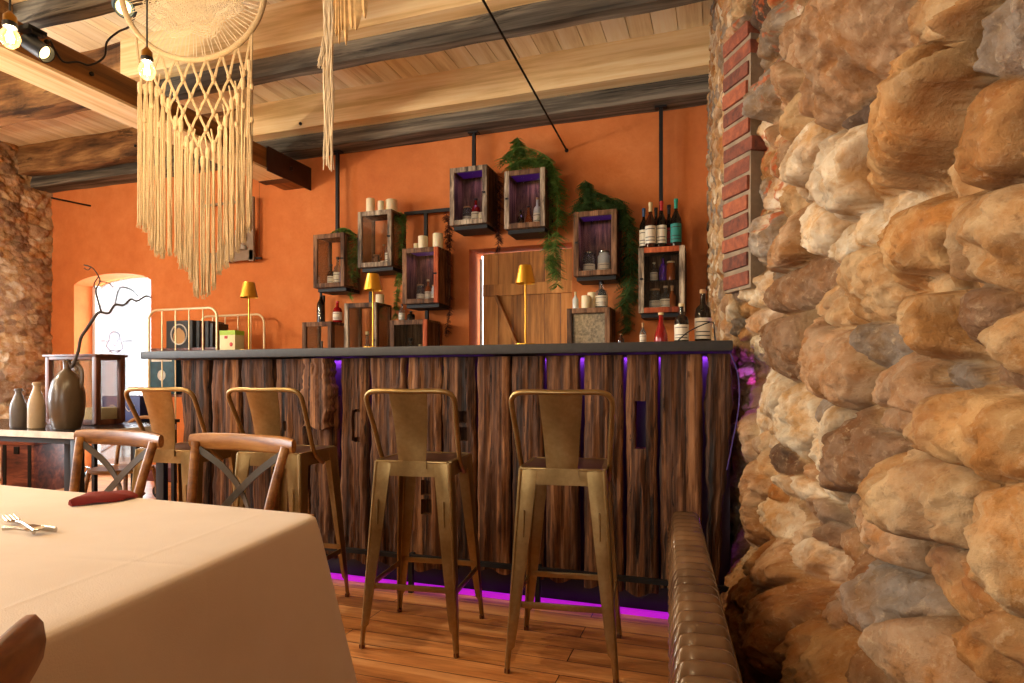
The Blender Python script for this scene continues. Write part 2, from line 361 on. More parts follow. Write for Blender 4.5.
# ---- orange back wall with door recess and arched glass door opening
DX0,DX1,DT=at(469,300,y=WY).x,at(572,300,y=WY).x,at(520,246,y=WY).z
WX0,WX1=at(74,300,y=WY).x,at(151,300,y=WY).x
def archz(x):
    u=(x-WX0)/(WX1-WX0)*2-1; return 2.10+.13*math.sqrt(max(0,1-u*u*.93))
TH=.30; ZT=3.62
def wallblock(m,x0,x1,z0,z1): m.box(((x0+x1)/2,WY+TH/2,(z0+z1)/2),(x1-x0,TH,z1-z0),tint=.5)
m=MB(); wallblock(m,XL-.3,WX0,0,ZT); wallblock(m,WX1,DX0,0,ZT); wallblock(m,DX1,.6,0,ZT); wallblock(m,DX0,DX1,DT,ZT)
N=20
for i in range(N):
    x0=WX0+(WX1-WX0)*i/N; x1=WX0+(WX1-WX0)*(i+1)/N; a,b=archz(x0),archz(x1)
    vs=[(x0,WY,a),(x1,WY,b),(x1,WY,ZT),(x0,WY,ZT),(x0,WY+TH,a),(x1,WY+TH,b),(x1,WY+TH,ZT),(x0,WY+TH,ZT)]
    m.add(vs,[(0,1,2,3),(7,6,5,4),(0,4,5,1)],.5)
struct(m.build('wall_back',M['orange']),'orange plastered wall behind the bar')
# wooden plank door set back in its recess
dr=empty('door_1',((DX0+DX1)/2,WY+.2,0)); struct(dr,'pale ledged and braced plank door behind the bar')
dw=(DX1-DX0)-.06; off=.03
m=MB(); n=6
for i in range(n): m.box((-dw/2+off+(i+.5)*dw/n,0,DT/2),(dw/n-.004,.035,DT-.02),tint=random.random())
m.build('door_leaf',M['wood_door'],dr)
m=MB(); zb=at(520,286,y=WY).z
m.box((off,-.03,zb),(dw-.02,.025,.10)); m.build('batten',M['wood_door'],dr)
m=MB(); m.box((off,-.03,.35),(dw-.02,.025,.12)); m.build('batten',M['wood_door'],dr)
m=MB(); a=at(497,296,y=WY+.17); b=at(531,362,y=WY+.17); cxd=(DX0+DX1)/2
m.beam((a.x-cxd,-.03,a.z),(b.x-cxd+.3,-.03,.42),.025,.10,up=(0,1,0)); m.build('brace',M['wood_door'],dr)
m=MB(); m.box((-dw/2+.006,0,DT/2),(.02,.03,DT-.1)); m.build('door_light_slit',M['window_paint'],dr)  # white strip stands for the slit of light beside the door
# glass door in the arch (full height), frame + pane
wd=empty('door_2',((WX0+WX1)/2,WY+.24,0)); struct(wd,'bright glass door in the arched recess')
cw=(WX0+WX1)/2; hw=(WX1-WX0)/2
m=MB()
for sx in(-1,1): m.box((sx*(hw-.02),0,1.1),(.04,.05,2.2))
m.box((0,0,.05),(2*hw,.05,.10)); m.build('door_frame',M['window_paint'],wd)
m=MB(); m.box((0,0,1.15),(2*hw-.06,.008,2.2)); m.build('door_pane',M['pane'],wd)
# etched penguin outline with a line, on the glass
ek=plain('etched_line',(150,150,170),.6); m=MB()
P0=at(118,341,y=WY+.23); pk=lambda px,py:(lambda q:Vector((q.x-cw,-.012,q.z)))(at(px,py,y=WY+.23))
out=[(113,332),(117,332.5),(120,335),(120.5,339),(122.5,344),(123,348),(120,350.5),(115,351),(110,350),(107.5,347),(107.8,343),(109.8,339.5),(110,335)]
m.tube(catmull([pk(a-0,b) for a,b in out],4,True),.006,6,closed=True); m.tube(catmull([pk(a,b) for a,b in((112,338),(115,346),(119,338))],4),.004,6)
m.tube([pk(97,341),pk(107,341)],.005,6); m.tube([pk(123,341),pk(137,341)],.005,6)
m.tube([pk(109,351),pk(113,352.5)],.006,6); m.tube([pk(117,352.5),pk(121,351)],.006,6)
m.build('etched_motif',ek,wd)
# pale terrace outside
m=MB(); m.box((cw,WY+4.3,-.06),(14,8,.1)); struct(m.build('terrace_floor',plain('pale_paving',(214,206,196),.8,noise=.1)),'pale paving outside the glass door')
m=MB(); 
for i in range(5): 
    q=WY+1.1; m.tube([(cw-1.6+i*.01,q,.1),(cw+1.2,q,1.45)],.022,8) if i==0 else None
for x in(-1.2,-.3,.6): m.tube([(cw+x,WY+1.1,0),(cw+x,WY+1.1,.1+(x+1.6)*.48)],.015,8)
tag(m.build('stair_handrail',M['chrome']),'grey metal handrail seen outside through the bright glass door','railing')
# rear wall with two unseen window openings added for fill light, left wall reveal etc.
def wall_y(name,y,openings,mat,th=.3,x0=XL-.3,x1=.95):
    m=MB(); xs=x0
    for a,b,c,d in openings:
        m.box(((xs+a)/2,y,ZT/2),(a-xs,th,ZT)); m.box(((a+b)/2,y,c/2),(b-a,th,c)); m.box(((a+b)/2,y,(d+ZT)/2),(b-a,th,ZT-d)); xs=b
    m.box(((xs+x1)/2,y,ZT/2),(x1-xs,th,ZT)); return struct(m.build(name,mat),'beige plastered wall behind the viewer')
OPN=[(-5.6,-4.2,.9,2.4),(-1.8,-.45,.9,2.4)]
wall_y('wall_rear',YR-.15,OPN,M['plaster_dim'])
for i,(a,b,c,d) in enumerate(OPN):
    w=empty('window_%d'%(i+1),((a+b)/2,YR-.15,c)); struct(w,'unseen window added in the rear wall for fill light')
    m=MB(); W=b-a; Hh=d-c
    for sx in(-1,0,1): m.box((sx*(W/2-.03),0,Hh/2),(.05,.06,Hh))
    for z in(.03,Hh/2,Hh-.03): m.box((0,0,z),(W,.06,.05))
    m.build('window_frame',M['window_paint'],w)
    m=MB(); m.box((0,0,Hh/2),(W-.02,.006,Hh-.02)); m.build('pane',M['pane'],w)
# ================================================================= STONE WALLS
def vnoise(u,v,seed):
    r=np.random.default_rng(seed).random((97,97)); iu=np.floor(u).astype(int); iv=np.floor(v).astype(int); fu=u-iu; fv=v-iv
    fu=fu*fu*(3-2*fu); fv=fv*fv*(3-2*fv); a=r[iu%97,iv%97]; b=r[(iu+1)%97,iv%97]; c=r[iu%97,(iv+1)%97]; d=r[(iu+1)%97,(iv+1)%97]
    return (a*(1-fu)+b*fu)*(1-fv)+(c*(1-fu)+d*fu)*fv-.5
def fbm(u,v,f,o,seed,g=.5):
    s=0;a=1
    for i in range(o): s=s+a*vnoise(u*f,v*f,seed+i); a*=g; f*=2.03
    return s
TONE={'tan':(176,144,110),'gold':(192,152,100),'pale':(210,192,162),'grey':(140,128,114),'dark':(84,68,56),'brown':(138,110,84),'maroon':(92,50,40),'beige':(192,160,116),'ochre':(168,124,74),'white':(214,200,172)}
def stone_grid(S,Zv,stones,warp,k=9.0):
    """S (ns), Zv (nz) grid lines; stones = (s,z,a,b,theta,h,rgb). returns disp, colour arrays"""
    SS,ZZ=np.meshgrid(S,Zv,indexing='ij')
    ws=SS+warp*fbm(SS,ZZ,7,4,5); wz=ZZ+warp*fbm(SS,ZZ,7,4,25)
    F1=np.full(SS.shape,9.);F2=np.full(SS.shape,9.);ID=np.zeros(SS.shape,int)
    for i,(s0,z0,a,b,th,h,c) in enumerate(stones):
        R=max(a,b)*2.3+warp; i0,i1=np.searchsorted(S,s0-R),np.searchsorted(S,s0+R); j0,j1=np.searchsorted(Zv,z0-R),np.searchsorted(Zv,z0+R)
        if i1<=i0 or j1<=j0: continue
        u=ws[i0:i1,j0:j1]-s0; v=wz[i0:i1,j0:j1]-z0; ct,st=math.cos(th),math.sin(th)
        p=(u*ct+v*st)/a; q=(-u*st+v*ct)/b; d=(np.abs(p)**2.4+np.abs(q)**2.4)**(1/2.4)
        f1=F1[i0:i1,j0:j1]; f2=F2[i0:i1,j0:j1]; idd=ID[i0:i1,j0:j1]; less=d<f1
        f2[:]=np.where(less,f1,np.minimum(f2,d)); idd[:]=np.where(less,i,idd); f1[:]=np.where(less,d,f1)
    hs=np.array([t[5] for t in stones]); cs=np.array([t[6] for t in stones]); tl=RNG.normal(0,.22,(len(stones),2)); sc=np.array([(t[0],t[1],t[2],t[3]) for t in stones])
    e=np.clip(F2-F1,0,1.2); h=hs[ID]
    dome=np.sqrt(np.clip(1-np.minimum(F1,1.25)**2/1.75,0,1))
    edge=1-np.exp(-e*k); out=1/(1+np.exp((F1-1.22)*14))
    tilt=(SS-sc[ID,0])*tl[ID,0]+(ZZ-sc[ID,1])*tl[ID,1]
    d=h*dome*(.25+.75*edge)*out+tilt*edge*out*.9
    rg_=np.abs(fbm(SS,ZZ,9,5,177,.6)); d-=.012*(1-np.clip(rg_*5,0,1))*edge*(h>.02); d+=.015*fbm(SS,ZZ,14,6,77,.62)*(.6+.4*edge)+.010*fbm(SS,ZZ,40,3,97)
    # angular chips
    ch=fbm(SS,ZZ,11,3,55); d-=np.clip(ch-.16,0,1)*.09
    mort=np.clip((1-edge)*1.5-.25,0,1)+ (1-out); mort=np.clip(mort,0,1)
    mc=np.array(srgb(186,156,112)[:3]); mn=fbm(SS,ZZ,16,3,133)[...,None]
    crev=np.clip((1-edge)*2.2-1.1,0,1)[...,None]; mc=mc*(1-.55*np.clip(fbm(SS,ZZ,5,3,149)[...,None]*3+.4,0,1)); col=cs[ID]*(1-mort[...,None]*.8)+mc*mort[...,None]*.8; col=col*(1+.35*mn)
    return d,np.clip(col,0.01,.9),SS,ZZ
def grid_mesh(name,P,col,mat):
    ns,nz=P.shape[:2]; me=bpy.data.meshes.new(name); idx=np.arange(ns*nz).reshape(ns,nz)
    q=np.stack([idx[:-1,:-1],idx[1:,:-1],idx[1:,1:],idx[:-1,1:]],-1).reshape(-1,4)
    me.vertices.add(ns*nz); me.vertices.foreach_set('co',P.reshape(-1).astype(np.float32))
    me.loops.add(q.size); me.loops.foreach_set('vertex_index',q.reshape(-1).astype(np.int32)); me.polygons.add(len(q))
    me.polygons.foreach_set('loop_start',np.arange(0,q.size,4,dtype=np.int32)); me.polygons.foreach_set('loop_total',np.full(len(q),4,dtype=np.int32))
    me.update(); me.validate(); me.polygons.foreach_set('use_smooth',np.ones(len(me.polygons),dtype=bool))
    a=me.attributes.new('stonecol','FLOAT_COLOR','POINT'); c4=np.concatenate([col.reshape(-1,3),np.ones((ns*nz,1))],1); a.data.foreach_set('color',c4.reshape(-1).astype(np.float32))
    me.materials.append(mat); o=bpy.data.objects.new(name,me); COL.objects.link(o); return o
# ---- right wall base line (x,y): from the orange wall towards and past the camera
base=[(-.112,5.05)]+[tuple(at(px,y=y)[:2]) for px,y in((705,4.97),(709,4.3),(714,3.7),(721,3.25),(731,3.12),(748,3.02),(763,2.85),(782,2.55),(800,2.27),(830,1.98),(860,1.75),(900,1.53),(940,1.33),(985,1.18),(1024,1.06))]+[(.44,.7),(.47,.3),(.5,-.5),(.52,-1.6),(.55,-3.05)]
BP=catmull([(x,y,0) for x,y in base],10); bl=[0]
for i in range(1,len(BP)): bl.append(bl[-1]+(BP[i]-BP[i-1]).length)
bx=np.array([p.x for p in BP]); by=np.array([p.y for p in BP]); bl=np.array(bl)
def s_of_y(y): return float(np.interp(-y,-by,bl))
sA,sB,sC=s_of_y(3.3),s_of_y(.85),bl[-1]
S=np.concatenate([np.arange(0,sA,.012),np.arange(sA,sB,.0055),np.arange(sB,sC,.02),[sC]])
Zv=np.arange(-.02,3.63,.0065)
PX=np.linspace(704,1150,900); PXs=[]
for px in PX:   # where the pixel column meets the base line
    rx,ry=ray(px); f=bx*ry-by*rx; j=np.where((f[:-1]<=0)&(f[1:]>0))[0]
    if len(j): j=j[0]; u=f[j]/(f[j]-f[j+1]); PXs.append((px,bl[j]+u*(bl[j+1]-bl[j]),(by[j]+u*(by[j+1]-by[j]))/ry))
PXs=np.array(PXs)
def px2wall(px,py): s=np.interp(px,PXs[:,0],PXs[:,1]); Z=np.interp(px,PXs[:,0],PXs[:,2]); return s,H+(HZ-py)/FX*Z,Z
stones=[]
def pst(px,py,rx,ry,rot,tone,h=1.0):
    s,z,Z=px2wall(px,py); s0=px2wall(px-rx,py)[0]; s1=px2wall(px+rx,py)[0]; a=abs(s1-s0)/2; b=ry*Z/FX
    t_=math.radians(rot); c_,s_=math.cos(t_),math.sin(t_); J=np.array([[abs(s1-s0)/(2*rx),0],[0,Z/FX]])*np.array([[1,1],[1,1]]); R2=np.array([[c_,-s_],[s_,c_]]); S2=R2@np.diag([rx**2,ry**2])@R2.T; Jd=np.diag([J[0,0],J[1,1]]); Cv=Jd@S2@Jd.T; Cv[0,1]=Cv[1,0]=Cv[0,1]*(1 if px2wall(px+1,py)[0]>px2wall(px,py)[0] else -1); ev,vec=np.linalg.eigh(Cv); a,b=math.sqrt(ev[1]),math.sqrt(ev[0]); th_=math.atan2(vec[1,1],vec[0,1])
    th=th_; c=np.array(srgb(*TONE[tone])[:3])*RNG.uniform(.9,1.1)
    stones.append((s,z,a,b,th if abs(a-b)>.0 else 0,min(.12,.65*min(a,b)+.02)*h,c))
for r in [(855,42,42,60,-15,'tan',1.2),(910,122,68,42,35,'gold',1.3),(982,125,30,50,0,'ochre',1),(945,20,38,38,0,'beige',1),(965,45,16,18,0,'maroon',.6),(1006,35,28,42,0,'grey',1),(995,246,42,52,0,'beige',1.3),
 (826,82,24,38,20,'tan',1),(855,112,17,12,0,'dark',.4),(803,145,17,34,15,'pale',.9),(838,178,27,50,15,'pale',1),(784,90,10,22,0,'tan',1),(800,45,10,22,10,'tan',1),(787,45,8,16,0,'tan',1),(769,33,9,18,0,'grey',1),(769,85,9,22,0,'grey',1),(761,12,8,14,0,'dark',1),(832,25,16,24,15,'grey',.9),
 (814,226,17,28,20,'pale',1),(853,228,30,24,0,'white',.7),(767,239,12,25,15,'grey',1.1),(788,242,13,33,10,'tan',1),(759,287,12,16,0,'white',.8),(798,287,22,20,15,'brown',1),(827,303,14,26,20,'beige',.8),(862,287,22,34,15,'beige',1),(920,246,38,42,30,'gold',1.2),(917,279,15,13,0,'beige',.8),(952,277,18,16,0,'ochre',.5),(946,251,10,10,0,'dark',.4),
 (911,325,36,30,-20,'beige',1.2),(972,306,32,30,10,'brown',1.1),(1008,344,26,40,0,'beige',1.1),(988,365,28,22,0,'brown',.8),(865,345,18,22,0,'grey',.8),(792,351,24,32,15,'brown',1.2),(827,355,22,44,18,'tan',1.1),(762,345,10,16,0,'white',.8),(759,320,11,10,0,'tan',.8),(895,387,32,30,15,'tan',1.1),(935,375,26,12,-15,'grey',.7),
 (968,432,48,44,-15,'gold',1.35),(931,497,44,52,-25,'beige',1.35),(1010,549,32,68,0,'beige',1.2),(873,520,32,30,-15,'tan',1),(885,599,36,33,-10,'grey',1.2),(858,454,32,48,-25,'brown',1.1),(893,420,24,20,0,'tan',1),(827,450,13,44,-8,'pale',.9),(947,580,35,38,0,'ochre',.8),(827,632,20,38,-10,'tan',1.2),(864,665,30,34,-10,'beige',1.1),(931,661,36,36,-10,'tan',1.1),(990,645,38,40,0,'ochre',1),
 (825,566,18,16,0,'white',.5),(856,572,17,20,0,'brown',.6),(800,560,12,22,0,'tan',.6),(790,460,9,12,0,'dark',.5),(800,490,12,10,0,'pale',.5),(775,400,14,30,0,'pale',.5),(772,500,12,34,0,'tan',.6),(745,560,12,50,0,'brown',.9),(790,520,10,16,0,'pale',.5),(812,510,12,14,0,'brown',.5),(768,600,14,36,10,'ochre',.8),(795,640,15,40,10,'ochre',.8),(760,440,9,26,0,'tan',.6),(748,400,7,26,0,'beige',.7)]: pst(*r)
nman=len(stones); tn=list(TONE)
occ=[(s,z,max(a,b*.8)) for s,z,a,b,*_ in stones]
for tries in range(9000):
    s=RNG.uniform(0,sC); z=RNG.uniform(0,3.65); y=float(np.interp(s,bl,by))
    if y>2.9: a=RNG.uniform(.03,.06)
    elif z<.9 and 1.9<y<2.9: a=RNG.uniform(.03,.07)
    else: a=RNG.uniform(.04,.12)
    b=a*RNG.uniform(.6,.95); ok=True
    for i,(s1,z1,r1) in enumerate(occ):
        if abs(s-s1)<.4 and abs(z-z1)<.4:
            if i<nman:
                _,_,a1,b1,th,*_=stones[i]
                u=s-s1; v=z-z1; ct,st=math.cos(th),math.sin(th)
                if ((u*ct+v*st)/(a1+a*.75))**2+((-u*st+v*ct)/(b1+b*.75))**2<1: ok=False;break
            elif (s-s1)**2+(z-z1)**2<((a+r1)*.8)**2: ok=False;break
    if ok:
        tone=random.choice(['tan','beige','brown','grey','pale','ochre','tan','beige']); 
        if y>2.9: tone=random.choice(['tan','beige','pale','grey','ochre'])
        stones.append((s,z,a,b,RNG.uniform(-.5,.5),.5*b*(.6 if y>2.9 else 1)+.01,np.array(srgb(*TONE[tone])[:3])*RNG.uniform(.85,1.1))); occ.append((s,z,a))
D,C,SS,ZZ=stone_grid(S,Zv,stones,.024)
Yb=np.interp(SS,bl,by); Xb=np.interp(SS,bl,bx)
tx=np.gradient(bx,bl); ty=np.gradient(by,bl); ker=np.ones(9)/9
txs=np.convolve(np.pad(tx,4,'edge'),ker,'valid'); tys=np.convolve(np.pad(ty,4,'edge'),ker,'valid')
TX=np.interp(SS,bl,txs); TY=np.interp(SS,bl,tys); LN=np.hypot(TX,TY); NX,NY=TY/LN,-TX/LN      # towards the room (-x)
sm=lambda a,b,x:(lambda u:u*u*(3-2*u))(np.clip((x-a)/(b-a),0,1))
D=D*1.25-.05-.016*(1-sm(2.2,2.9,Yb))
D+=sm(1.95,2.45,Yb)*(1-sm(2.8,3.1,Yb))*(1-sm(.75,1.22,ZZ))*.085+sm(2.1,2.5,Yb)*(1-sm(2.75,3.0,Yb))*(1-sm(.2,.75,ZZ))*.03
D+=sm(.7,1.2,Yb)*(1-sm(2.2,2.6,Yb))*(1-sm(.25,.66,ZZ))*.18
D=np.where(Yb>3.15,D*.6,D)
# lime plaster smear running diagonally beside the bricks, brick-red chips near the jamb
pl=np.exp(-((SS-np.interp(ZZ,[1.3,2.2,3.3],[px2wall(762,300)[0],px2wall(776,180)[0],px2wall(800,20)[0]]))/(.055+.03*fbm(SS,ZZ,5,3,201)))**2)*(ZZ>1.25); pl=np.clip(pl*1.4+fbm(SS,ZZ,13,4,207)*.9*(pl>.1)-.25,0,1)[...,None]
D-=pl[...,0]*.02; C=C*(1-pl)+np.array(srgb(222,208,184)[:3])*pl
rd=np.clip((fbm(SS,ZZ,19,5,301,.7)-.26)*5,0,1)*.85*((Yb<3.25)&(Yb>2.5)&(ZZ>1.7)); rd=rd[...,None]; C=C*(1-rd)+np.array(srgb(184,98,54)[:3])*rd
oc=np.clip(((1-sm(.3,.75,ZZ))*sm(1.4,1.9,Yb)*(1-sm(2.5,2.9,Yb))+fbm(SS,ZZ,4,4,411)*.9)*1.3-.3,0,1)[...,None]*.65; C=C*(1-oc)+np.array(srgb(158,104,48)[:3])*oc
P=np.stack([Xb+NX*D,Yb+NY*D,ZZ],-1); wr=struct(grid_mesh('wall_right',P,C,M['stone']),'rubble wall of big rounded field stones on the right')
wb=MB(); wb.box((.95,1.0,ZT/2),(.5,8.2,ZT)); struct(wb.build('wall_core',M['stone']),'core of the rubble wall')
# brick jamb set in the far part of that wall
m=MB(); m.cur=1; 
a=at(731,y=3.15); b=at(758,y=2.97); a.z=b.z=0; u=(b-a).normalized(); nrm=Vector((-u.y*-1,u.x*-1,0)); 
if nrm.y>0: nrm=-nrm
L=(b-a).length; z=1.50; row=0
Mr=Matrix((u,-nrm,Vector((0,0,1)))).transposed()
m.box(a+u*L/2-nrm*.018+Vector((0,0,2.06)),(L,.11,1.14),Mr,tint=.5); m.cur=0
while z<2.62:
    hgt=.072; off=(0 if row%2 else -.07); x=0
    while x<L:
        w=.34; x0=max(0,x); x1=min(L+RNG.uniform(-.02,.03),x+w)
        if x1-x0>.03 : m.box(a+u*(x0+x1)/2+nrm*RNG.uniform(-.004,.008)+Vector((0,0,z+hgt/2)),(x1-x0,.09,hgt*RNG.uniform(.88,1.04)),Mr@Matrix.Rotation(RNG.uniform(-.04,.04),3,'Y'),bev=.009)
        x+=w+.014
    z+=.086; row+=1
bj=m.build('brick_jamb',[M['brick'],plain('lime_mortar',(136,118,96),.9,noise=.35)],wr)
# ---- left rubble wall (small stones)
Sl=np.arange(0,2.6,.011); Zl=np.arange(-.02,3.63,.011); st2=[]; oc2=[]
for tries in range(5000):
    s=RNG.uniform(0,2.6); z=RNG.uniform(0,3.6); a=RNG.uniform(.045,.115)*(1.3 if z<1.2 else .85); b=a*RNG.uniform(.45,.75)
    if all((s-q[0])**2+((z-q[1])*1.5)**2>((a+q[2])*.72)**2 for q in oc2 if abs(s-q[0])<.5):
        tone=random.choice(['tan','beige','brown','tan','pale','brown','ochre','beige','tan']); oc2.append((s,z,a)); st2.append((s,z,a,b,RNG.uniform(-.3,.3),.5*b+.012,np.array(srgb(*TONE[tone])[:3])*RNG.uniform(.75,1.05)))
D2,C2,SS2,ZZ2=stone_grid(Sl,Zl,st2,.03); P2=np.stack([XL+D2*.7-.01+.05*np.clip(SS2/2,0,1),WY+.03-SS2,ZZ2],-1)
struct(grid_mesh('wall_left',P2,C2,M['stone_small']),'rubble stone wall on the far left')
m=MB(); y1=WY-2.5
m.box((XL-.28,(y1+WY)/2,ZT/2),(.3,WY-y1+.3,ZT)); m.box((XL-.12,(y1+1.9)/2,ZT/2),(.3,y1-1.9,ZT)); m.box((XL-.12,(1.9+.3)/2,.45),(.3,1.6,.9)); m.box((XL-.12,1.1,(2.5+ZT)/2),(.3,1.6,ZT-2.5)); m.box((XL-.12,(YR+.3)/2,ZT/2),(.3,.3-YR,ZT))
struct(m.build('wall_left_plaster',M['plaster_dim']),'plastered left wall with an assumed, unseen window opening')  # opening is out of view, cut for the assumed window
w=empty('window_3',(XL-.12,1.1,.9)); struct(w,'unseen window assumed in the left wall for daylight from the left')  # not in view; assumed from bluish light coming from the left
m=MB(); [m.box((0,sy*.77,.8),(.06,.05,1.6)) for sy in(-1,0,1)]; [m.box((0,0,z),(.06,1.6,.05)) for z in(.03,1.57)]; m.build('window_frame',M['window_paint'],w)
m=MB(); m.box((0,0,.8),(.006,1.58,1.58)); m.build('pane',M['pane'],w)
# ================================================================= BAR
BY=2.82                      # plank faces
def X(px,y=BY): return at(px,y=y).x
def zpx(px,py,y=BY): return at(px,py,y=y).z
bx0,bx1=X(181),X(733)
bar=empty('bar_counter',((bx0+bx1)/2,BY+.25,0),0,'long bar front of upright reclaimed timber planks with purple light glowing through its gaps','bar')
bo=Vector(bar.location)
def plank(px0,px1,pxb0=None,pxb1=None,zt=1.19,zb=.125,yo=0,holes=(),thick=.05,mat='wood_plank',seed=0,rag=.006,bottomround=0):
    """upright plank: nonuniform grid front with wobbling edges, relief and mortise holes (x0,x1,z0,z1,depth or None=through)"""
    x0,x1=X(px0),X(px1); xb0=X(pxb0) if pxb0 else x0; xb1=X(pxb1) if pxb1 else x1
    U=list(np.linspace(0,1,22)); V=list(np.linspace(0,1,90)); hz=[]
    for h in holes:
        a,b=(X(h[0])-x0)/(x1-x0),(X(h[1])-x0)/(x1-x0); c,d=(zpx(h[0],h[3])-zb)/(zt-zb),(zpx(h[0],h[2])-zb)/(zt-zb)
        hz.append((a,b,c,d,h[4])); U=[u for u in U if min(abs(u-a),abs(u-b))>.02]+[a,a+.012,b-.012,b]; V=[v for v in V if min(abs(v-c),abs(v-d))>.004]+[c,c+.0015,d-.0015,d]
    U=sorted(U);V=sorted(V); nu,nv=len(U),len(V); r=random.Random(seed*13+5); ph=[r.random()*20 for _ in range(12)]
    su=np.array(U)[:,None]*(x1-x0)*1.; sv=np.array(V)[None,:]*(zt-zb)
    rel=fbm(su*np.ones_like(sv)+ph[0],sv*.12+ph[1],34,5,700+seed,.6)*.012+fbm(su*np.ones_like(sv)+ph[2],sv*.5+ph[3],9,3,720+seed)*.006
    vs=[];hole=set()
    for i,u in enumerate(U):
        for j,v in enumerate(V):
            z=zb+(zt-zb)*v; xa=xb0+(x0-xb0)*v; xc=xb1+(x1-xb1)*v
            el=rag*(math.sin(v*9+ph[4])+.7*math.sin(v*23+ph[5])+.4*math.sin(v*61+ph[6])); er=rag*(math.sin(v*8+ph[7])+.7*math.sin(v*21+ph[8])+.4*math.sin(v*57+ph[9]))
            x=(xa+el)*(1-u)+(xc+er)*u
            y=BY+yo-float(rel[i,j])+.014*(abs(2*u-1)**8)
            if v<.02: z-=.012*math.sin(u*7+ph[10])+bottomround*(abs(2*u-1)**2)*-1
            for (a,b,c,d,dep) in hz:
                if a+.006<u<b-.006 and c+.0008<v<d-.0008:
                    y=BY+yo+(dep if dep else thick+.02)
                    if dep is None: hole.add(i*nv+j)
            vs.append((x-bo.x,y-bo.y,z))
    fs=[]
    for i in range(nu-1):
        for j in range(nv-1):
            q=(i*nv+j,(i+1)*nv+j,(i+1)*nv+j+1,i*nv+j+1)
            if hole and all(k in hole for k in q): continue
            fs.append(q)
    n0=len(vs); ring=[i*nv for i in range(nu)]+[(nu-1)*nv+j for j in range(1,nv)]+[i*nv+nv-1 for i in range(nu-2,-1,-1)]+[j for j in range(nv-2,0,-1)]
    for k in ring: v=vs[k]; vs.append((v[0],BY+yo+thick-bo.y,v[2]))
    L=len(ring); fs+=[(ring[k],n0+k,n0+(k+1)%L,ring[(k+1)%L]) for k in range(L)]
    m=MB(); m.add(vs,fs,r.random(),True); return m.build('front_plank',M[mat],bar,auto=50)
PL=[(181,208),(212,239),(242,272),(274,306),(313,334,None,None,.9),(340,367),(370,405),(408,440),(441.5,474.5),(477.5,510),(511.5,542.5),(545.5,578.5),(583.5,622),(626,657),(660,702),(706,734,706,719)]
HO={1:[],3:[(283,287,421,431,.045)],5:[(352,355,410,441,.02),(355,361,409,412,.02),(355,361,437,442,.02)],7:[(421,431,480,495,.045),(421,431,499,514,.045)],8:[(456,467,411,423,.045),(456,467,427,441,.045)],13:[(635,646,401,449,None)]}
for i,p in enumerate(PL):
    a,b=p[0],p[1]; pb=(p[2],p[3]) if len(p)>2 else (None,None); 
    if i==4: plank(309,335,seed=40,zb=.125,zt=.99,yo=.01)
    elif i==15: plank(a,b,706,719,seed=i)
    else: plank(a,b,seed=i,holes=HO.get(i,()),zb=.125+random.uniform(-.02,.02),yo=random.uniform(-.006,.006),rag=.0018 if i>8 else .004)
plank(306,334,seed=77,zb=zpx(320,427),zt=1.19,yo=-.045,thick=.07,rag=.008)
# frame behind, kick board, foot rail
m=MB(); m.box(((bx0+bx1)/2-bo.x,BY+.17-bo.y,.60),(bx1-bx0-.02,.02,1.18)); m.build('backing_panel',plain('backing_board',(84,76,84),.7),bar)
m=MB(); m.box((0,BY+.35-bo.y,.59),(bx1-bx0-.1,.34,1.17)); m.build('carcass',M['black'],bar)
m=MB(); m.box((0,BY+.10-bo.y,.07),(bx1-bx0-.02,.02,.14)); m.build('kick_board',M['black'],bar)
m=MB(); zr=.19; m.box((0,BY-.055-bo.y,zr),(bx1-bx0-.03,.022,.022))
for x in np.linspace(bx0+.2,bx1-.2,5): m.box((x-bo.x,BY-.02-bo.y,zr),(.02,.09,.018)); m.box((x-bo.x,BY-.03-bo.y,zr/2),(.022,.022,zr))
m.build('foot_rail',M['iron_dark'],bar)
m=MB(); m.box((0,BY+.035-bo.y,.0125),(bx1-bx0-.04,.02,.024)); m.build('led_strip',M['led_magenta'],bar)
# purple cable hanging at the right end of the bar
m=MB(); m.tube(catmull([at(730,352,y=2.80),at(738,375,y=2.79),at(739,405,y=2.78),at(733,440,y=2.79),at(727,470,y=2.8)],6),.0025,6); tag(m.build('hanging_cable',plain('violet_cable',(70,50,120),.5)),'thin purple lit cable hanging between the bar end and the stone wall','cable')
# worktop
cy0,cy1=2.755,3.32; cx0=at(140,y=cy0).x; cx1=at(733,y=cy0).x
m=MB(); m.box(((cx0+cx1)/2,(cy0+cy1)/2,1.2215),(cx1-cx0,cy1-cy0,.045),bev=.006); tag(m.build('bar_worktop',M['counter']),'long dark grey worktop lying along the timber bar','worktop')
CT=1.244
